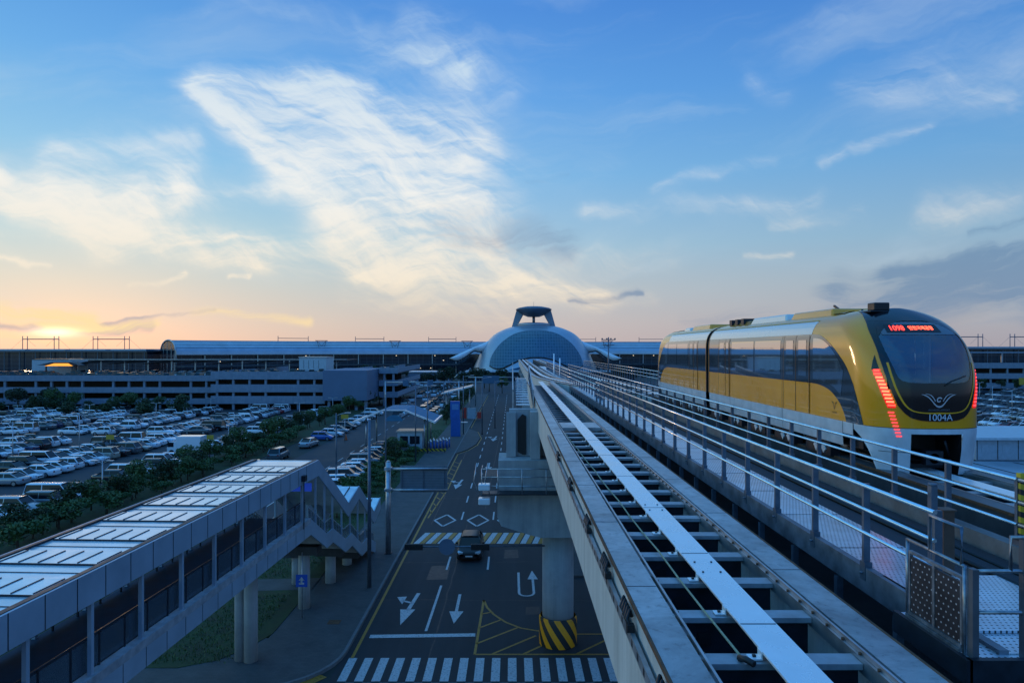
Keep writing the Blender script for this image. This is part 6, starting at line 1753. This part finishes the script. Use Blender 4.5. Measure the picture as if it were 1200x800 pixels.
lamp_px(394, 484, -20, 1.3, 'grey lamp post with curved arm behind the footbridge ridge, left of the parked row')
lamp_px(452, 462, -14.2, 0, 'slim pole rising from the hedge near the toll canopy', head=False)
lamp_px(487, 452, -13.3, 2.5, 'tall pole in front of the toll canopy with a thin arm')
lamp_px(501, 447, -12.6, -2.2, 'tall pole right of the toll canopy pole')
lamp_px(543, 440, -8.9, 1.6, 'lamp post on the pavement behind the blue totem')
lamp_px(565, 442, -5.5, 1.4, 'lamp post far down the road, left of the viaduct')
lamp_px(520, 446, -15, 1.2, 'lamp post left of the blue totem', double=True)
lamp_px(580, 446, -3.4, 1.4, 'farthest lamp post at the end of the road')
for i, (px, pt, X) in enumerate(((93, 484, -61.5), (120, 540, -41), (15, 494, -66), (183, 472, -79), (247, 466, -77.5), (50, 466, -118), (105, 474, -95), (351, 472, -46), (268, 500, -44), (28, 458, -140), (300, 462, -70), (390, 466, -44))):
    lamp_px(px, pt, X, .8, 'double-headed car park lamp '+['near the left lot centre', 'rising nearest from the tree strip', 'at the picture\'s left edge', 'in the far left lot, left of the trees', 'in the far lot before the garage bay', 'far left before the long garage', 'left of the far lot centre', 'near the garage bay\'s right half', 'just beyond the box truck', 'farthest left, small against the garage', 'in the far lot below the garage bay', 'right below the windowless block'][i], double=True, r=.075, group='car park lamps')
for i, (px, pt, X) in enumerate(((1163, 452, 118), (1186, 456, 112), (1148, 448, 132))):
    lamp_px(px, pt, X, .8, 'double-headed lamp in the right lot, '+['middle one', 'nearest the picture edge', 'nearest the train'][i], double=True, r=.075, group='car park lamps')
# floodlight mast and white poles on the viaduct
fm = thing('floodlight_mast', (8.3, 58, 12.5), 'slim mast with a cross-head of floodlights on the viaduct left of the train', 'mast')
b = MB(); b.cyl(8.3, 58, 12.4, 16.6, .07, .05, 8); b.build('pole', post_steel, fm)
b = MB(); b.box(7.7, 8.9, 57.95, 58.05, 16.35, 16.42); b.box(7.8, 8.8, 57.95, 58.05, 15.9, 15.96)
for x in (7.75, 8.15, 8.5, 8.85): b.box(x-.06, x+.06, 57.9, 58.02, 16.42, 16.52)
b.build('lamp_heads', post_steel, fm)
for i, x in enumerate((4.6, 5.25)):
    p = MB(); p.cyl(x, 74, 11.5, 15.1-.5*i, .07, n=8); tag(p.build('white_pole', white_plate), ('taller' if i == 0 else 'shorter')+' of two white poles between the far guideways', 'pole')
# overhead pipe gantry across the far road
og = thing('road_gantry', (-9, 185, 0), 'thin blue-grey gantry frame crossing the far road with a sign plate', 'gantry')
b = MB(); b.cyl(-10, 185, 0, 8.2, .18, n=10); b.cyl(1.6, 185, 0, 8.2, .18, n=10); b.pieces('post', galv, og)
b = MB(); b.tube([(-12, 185, 8), (1.8, 185, 8)], .14, 8); b.tube([(-12, 185, 6.8), (1.8, 185, 6.8)], .1, 8); b.build('beams', galv, og)
b = MB(); b.box(-8, -3.5, 184.7, 184.8, 6.4, 8.5); b.build('sign_plate', mat('gantry_sign', (.05, .13, .22), .4, var=.1), og)
og = thing('road_gantry', (-30, 165, 0), 'long thin pipe gantry above the parking road left of the totem', 'gantry')
b = MB(); b.cyl(-31, 165, 0, 7.9, .16, n=10); b.cyl(-13, 165, 0, 7.9, .16, n=10); b.pieces('post', galv, og)
b = MB(); b.tube([(-31, 165, 7.6), (-9.5, 165, 7.6)], .14, 8); b.build('beams', galv, og)
for x in (-26, -20):
    b = MB(); b.box(x-.7, x+.7, 164.8, 165, 6.7, 8.2); b.build('lane_sign', MATS['gantry_sign'], og)
# parking sign under the stair
psn = thing('parking_sign', (-12.0, 39.4, 0), 'small blue square sign with white symbol on a post beside the footbridge pier', 'sign')
b = MB(); b.cyl(-12.05, 38.7, 0, 3.9, .035, n=8); b.build('post', galv, psn)
b = MB(); b.box(-12.38, -11.72, 38.60, 38.64, 1.95, 2.65); b.build('plate', mat('plate_blue', (.02, .10, .50), .4, var=0), psn)
b = MB(); b.prism([(-12.2, 2.1), (-11.9, 2.1), (-11.9, 2.2), (-12.0, 2.2), (-12.0, 2.32), (-11.88, 2.32), (-12.05, 2.52), (-12.22, 2.32), (-12.1, 2.32), (-12.1, 2.2), (-12.2, 2.2)], 'y', 38.585, 38.597); b.build('symbol', road_white, psn)
cam_l = thing('security_camera', (-12.2, 36.2, 8.3), 'small box camera on a stalk fixed to the bridge fascia', 'camera')
b = MB(); b.box(-11.22, -10.92, 35.6, 35.95, 8.55, 8.85); b.build('housing', dark_steel, cam_l); b = MB(); b.cyl(-11.05, 35.8, 6.0, 8.55, .03, n=6); b.build('stalk', dark_steel, cam_l)
# toll canopy and booth
tc_ = thing('toll_canopy', (-15.5, 105, 0), 'pitched pale-blue canopy over the parking toll lane', 'canopy')
canm = mat('canopy_blue', (.04, .17, .27), .7, 0, var=.15)
b = MB(); b.prism([(-24.3, 4.5), (-19.8, 6.3), (-16.4, 6.3), (-11.8, 4.5), (-11.9, 4.35), (-16.4, 6.1), (-19.8, 6.1), (-24.2, 4.35)], 'y', 103, 113)
b.build('roof', canm, tc_)
b = MB(); b.bar((-24.3, 103, 4.45), (-19.8, 103, 6.3), .22, .25); b.bar((-11.8, 102.6, 4.5), (-11.8, 113, 4.5), .25, .3); b.bar((-24.3, 103, 4.45), (-24.3, 113, 4.45), .2, .25); b.bar((-19.8, 103, 6.3), (-16.4, 103, 6.3), .15); b.bar((-16.4, 103, 6.3), (-11.8, 103, 4.45), .2, .25); b.build('edge_trim', white_plate, tc_)
for x, y in ((-22.5, 104), (-13.5, 104), (-22.5, 112), (-13.5, 112)):
    b = MB(); b.cyl(x, y, 0, 5.0, .12, n=10); b.build('column', galv, tc_)
b = MB()
for q in range(10):
    a0, a1 = math.pi*q/10, math.pi*(q+1)/10
    b.prism([(-18+1.3*math.cos(a0), 4.7+.9*math.sin(a0)), (-18+1.3*math.cos(a1), 4.7+.9*math.sin(a1)), (-18, 4.7)], 'y', 102.7, 103.0)
b.build('round_vent', canm, tc_)
tb = thing('toll_booth', (-15.6, 103, 0), 'small pale toll booth with dark windows under the canopy', 'toll booth')
b = MB(); b.box(-17.6, -13.8, 103.6, 106.6, 0, 2.9); b.build('wall', mat('booth_wall', (.35, .42, .46), .5, var=.1), tb)
b = MB(); b.box(-17.2, -16.0, 103.55, 103.59, 1.1, 2.3); b.box(-15.7, -14.2, 103.55, 103.59, 1.1, 2.3); b.build('window', glass_dark, tb)
b = MB(); b.box(-17.8, -13.6, 103.4, 106.8, 2.91, 3.1); b.build('roof', galv, tb)
br_ = thing('striped_barrier', (-12, 101.5, 0), 'low yellow and black striped barrier in front of the toll booth', 'barrier')
b = MB(); b.box(-14.6, -9.9, 101, 101.12, .35, .75); b.build('bar', mat('barrier_stripes', (.5,)*3, .5, var=0, build=b_stripe(1.6, 1.6, (.55, .36, .02), (.02, .02, .02), 'flat')), br_)
for x in (-14.4, -12.2, -10.1):
    b = MB(); b.box(x-.05, x+.05, 101.13, 101.2, .14, .8); b.build('post', dark_steel, br_)
for i in range(14):
    x, y = -12.9+(i % 7)*.46+(i//7)*.2, 103.2+(i//7)*1.6+(i % 7)*.35
    d = thing('traffic_bollard', (x, y, .14), f'blue white bollard, {ordinal(i % 7)} from left in {"front" if i < 7 else "back"} row behind striped barrier', 'bollard', 'blue bollards behind the barrier')
    b = MB(); b.cyl(x, y, .14, 1.3+.1*(i % 3), .13, .10, 8); b.build('body', mat('bollard_blue', (.03, .12, .40), .4, var=.1), d)
    b = MB(); b.cyl(x, y, 1.31+.1*(i % 3), 1.55+.1*(i % 3), .16, .10, 8); b.build('cap', white_plate, d)
tt = thing('totem_sign', (-10.0, 120, 0), 'tall blue slab totem sign on the pavement', 'totem')
b = MB(); b.box(-10.9, -9.2, 120, 120.5, .14, 3.2); b.box(-11.0, -9.3, 119.95, 120.55, 3.201, 6.4); b.build('slab', mat('totem_blue', (.02, .12, .42), .35, var=.12), tt)
b = MB(); b.box(-10.7, -9.5, 119.9, 119.94, 4.9, 5.9); b.build('panel', mat('totem_panel', (.10, .25, .5), .4, var=.2, scale=5), tt)
b = MB(); b.box(-9.1, -7.9, 119.9, 120.4, 2.6, 2.72); b.build('side_lamp', white_plate, tt)
c2 = thing('road_canopy', (-9.5, 152, 0), 'thin turquoise lean-to canopy on posts beyond the blue totem', 'canopy')
b = MB(); b.prism([(-15.6, 6.0), (-9.0, 7.6), (-8.8, 7.45), (-15.6, 5.8)], 'y', 148, 156); b.build('roof', mat('canopy_teal', (.10, .30, .36), .25, .1, var=.1), c2)
b = MB(); b.bar((-15.6, 148, 5.9), (-8.8, 148, 7.5), .12, .2); b.build('edge_trim', white_plate, c2)
for x, h in ((-14.8, 5.9), (-9.6, 7.2)):
    b = MB(); b.cyl(x, 152, 0, h, .12, n=8); b.build('column', galv, c2)
for i, (x, l) in enumerate(((-10.6, 'left'), (-7.3, 'right'))):
    b = MB(); b.box(x-.45, x+.45, 150, 150.2, .3, 1.7+(1 if i == 0 else 0)); tag(b.build('red_panel', mat('panel_red', (.45, .03, .02), .5, var=.1)), f'small red panel on the {l} side of the grey roadside cabinet', 'panel')
b = MB(); b.box(-9.9, -8.1, 150, 150.4, .2, 2.6); tag(b.build('roadside_cabinet', mat('cabinet_grey', (.30, .38, .44), .5, var=.1)), 'grey-blue roadside cabinet between two red panels', 'cabinet')
for i, (px, py, X) in enumerate(((129, 512, -62), (246, 512, -50), (404, 488, -28))):
    Y = X*F/(px-600); z = EYE-(py-410)*Y/F
    s = thing('yellow_sign', (X, Y, 0), ['yellow sign on a pole in the middle of the left lot', 'yellow sign on a pole near the box truck', 'yellow sign at the head of the parking road'][i], 'sign', 'yellow car park signs')
    b = MB(); b.cyl(X, Y+.1, 0, z, .05, n=6); b.build('pole', galv, s); b = MB(); b.box(X-.6, X+.6, Y-.05, Y+.05, z-.35, z+.35); b.build('plate', MATS['sign_yellow'], s)
# orange cone
cnx, cny = -28.6, 116.0
cc_ = thing('traffic_cone', (cnx, cny, 0), 'orange traffic cone at the left edge of the parking road', 'cone')
b = MB(); b.lathe(cnx, cny, [(.30, .05), (.06, 1.0), (.03, 1.05)], 14); b.build('cone', mat('cone_orange', (.55, .10, .02), .5, var=.1), cc_)
b = MB(); b.box(cnx-.35, cnx+.35, cny-.35, cny+.35, .01, .05); b.build('base', black, cc_)
print('cars', cnt_cars, 'objects', len(scene.objects))

for o in scene.objects:
    l = o.get('label')
    if l and not 4 <= len(l.split()) <= 16: print('LABEL', len(l.split()), o.name, l)
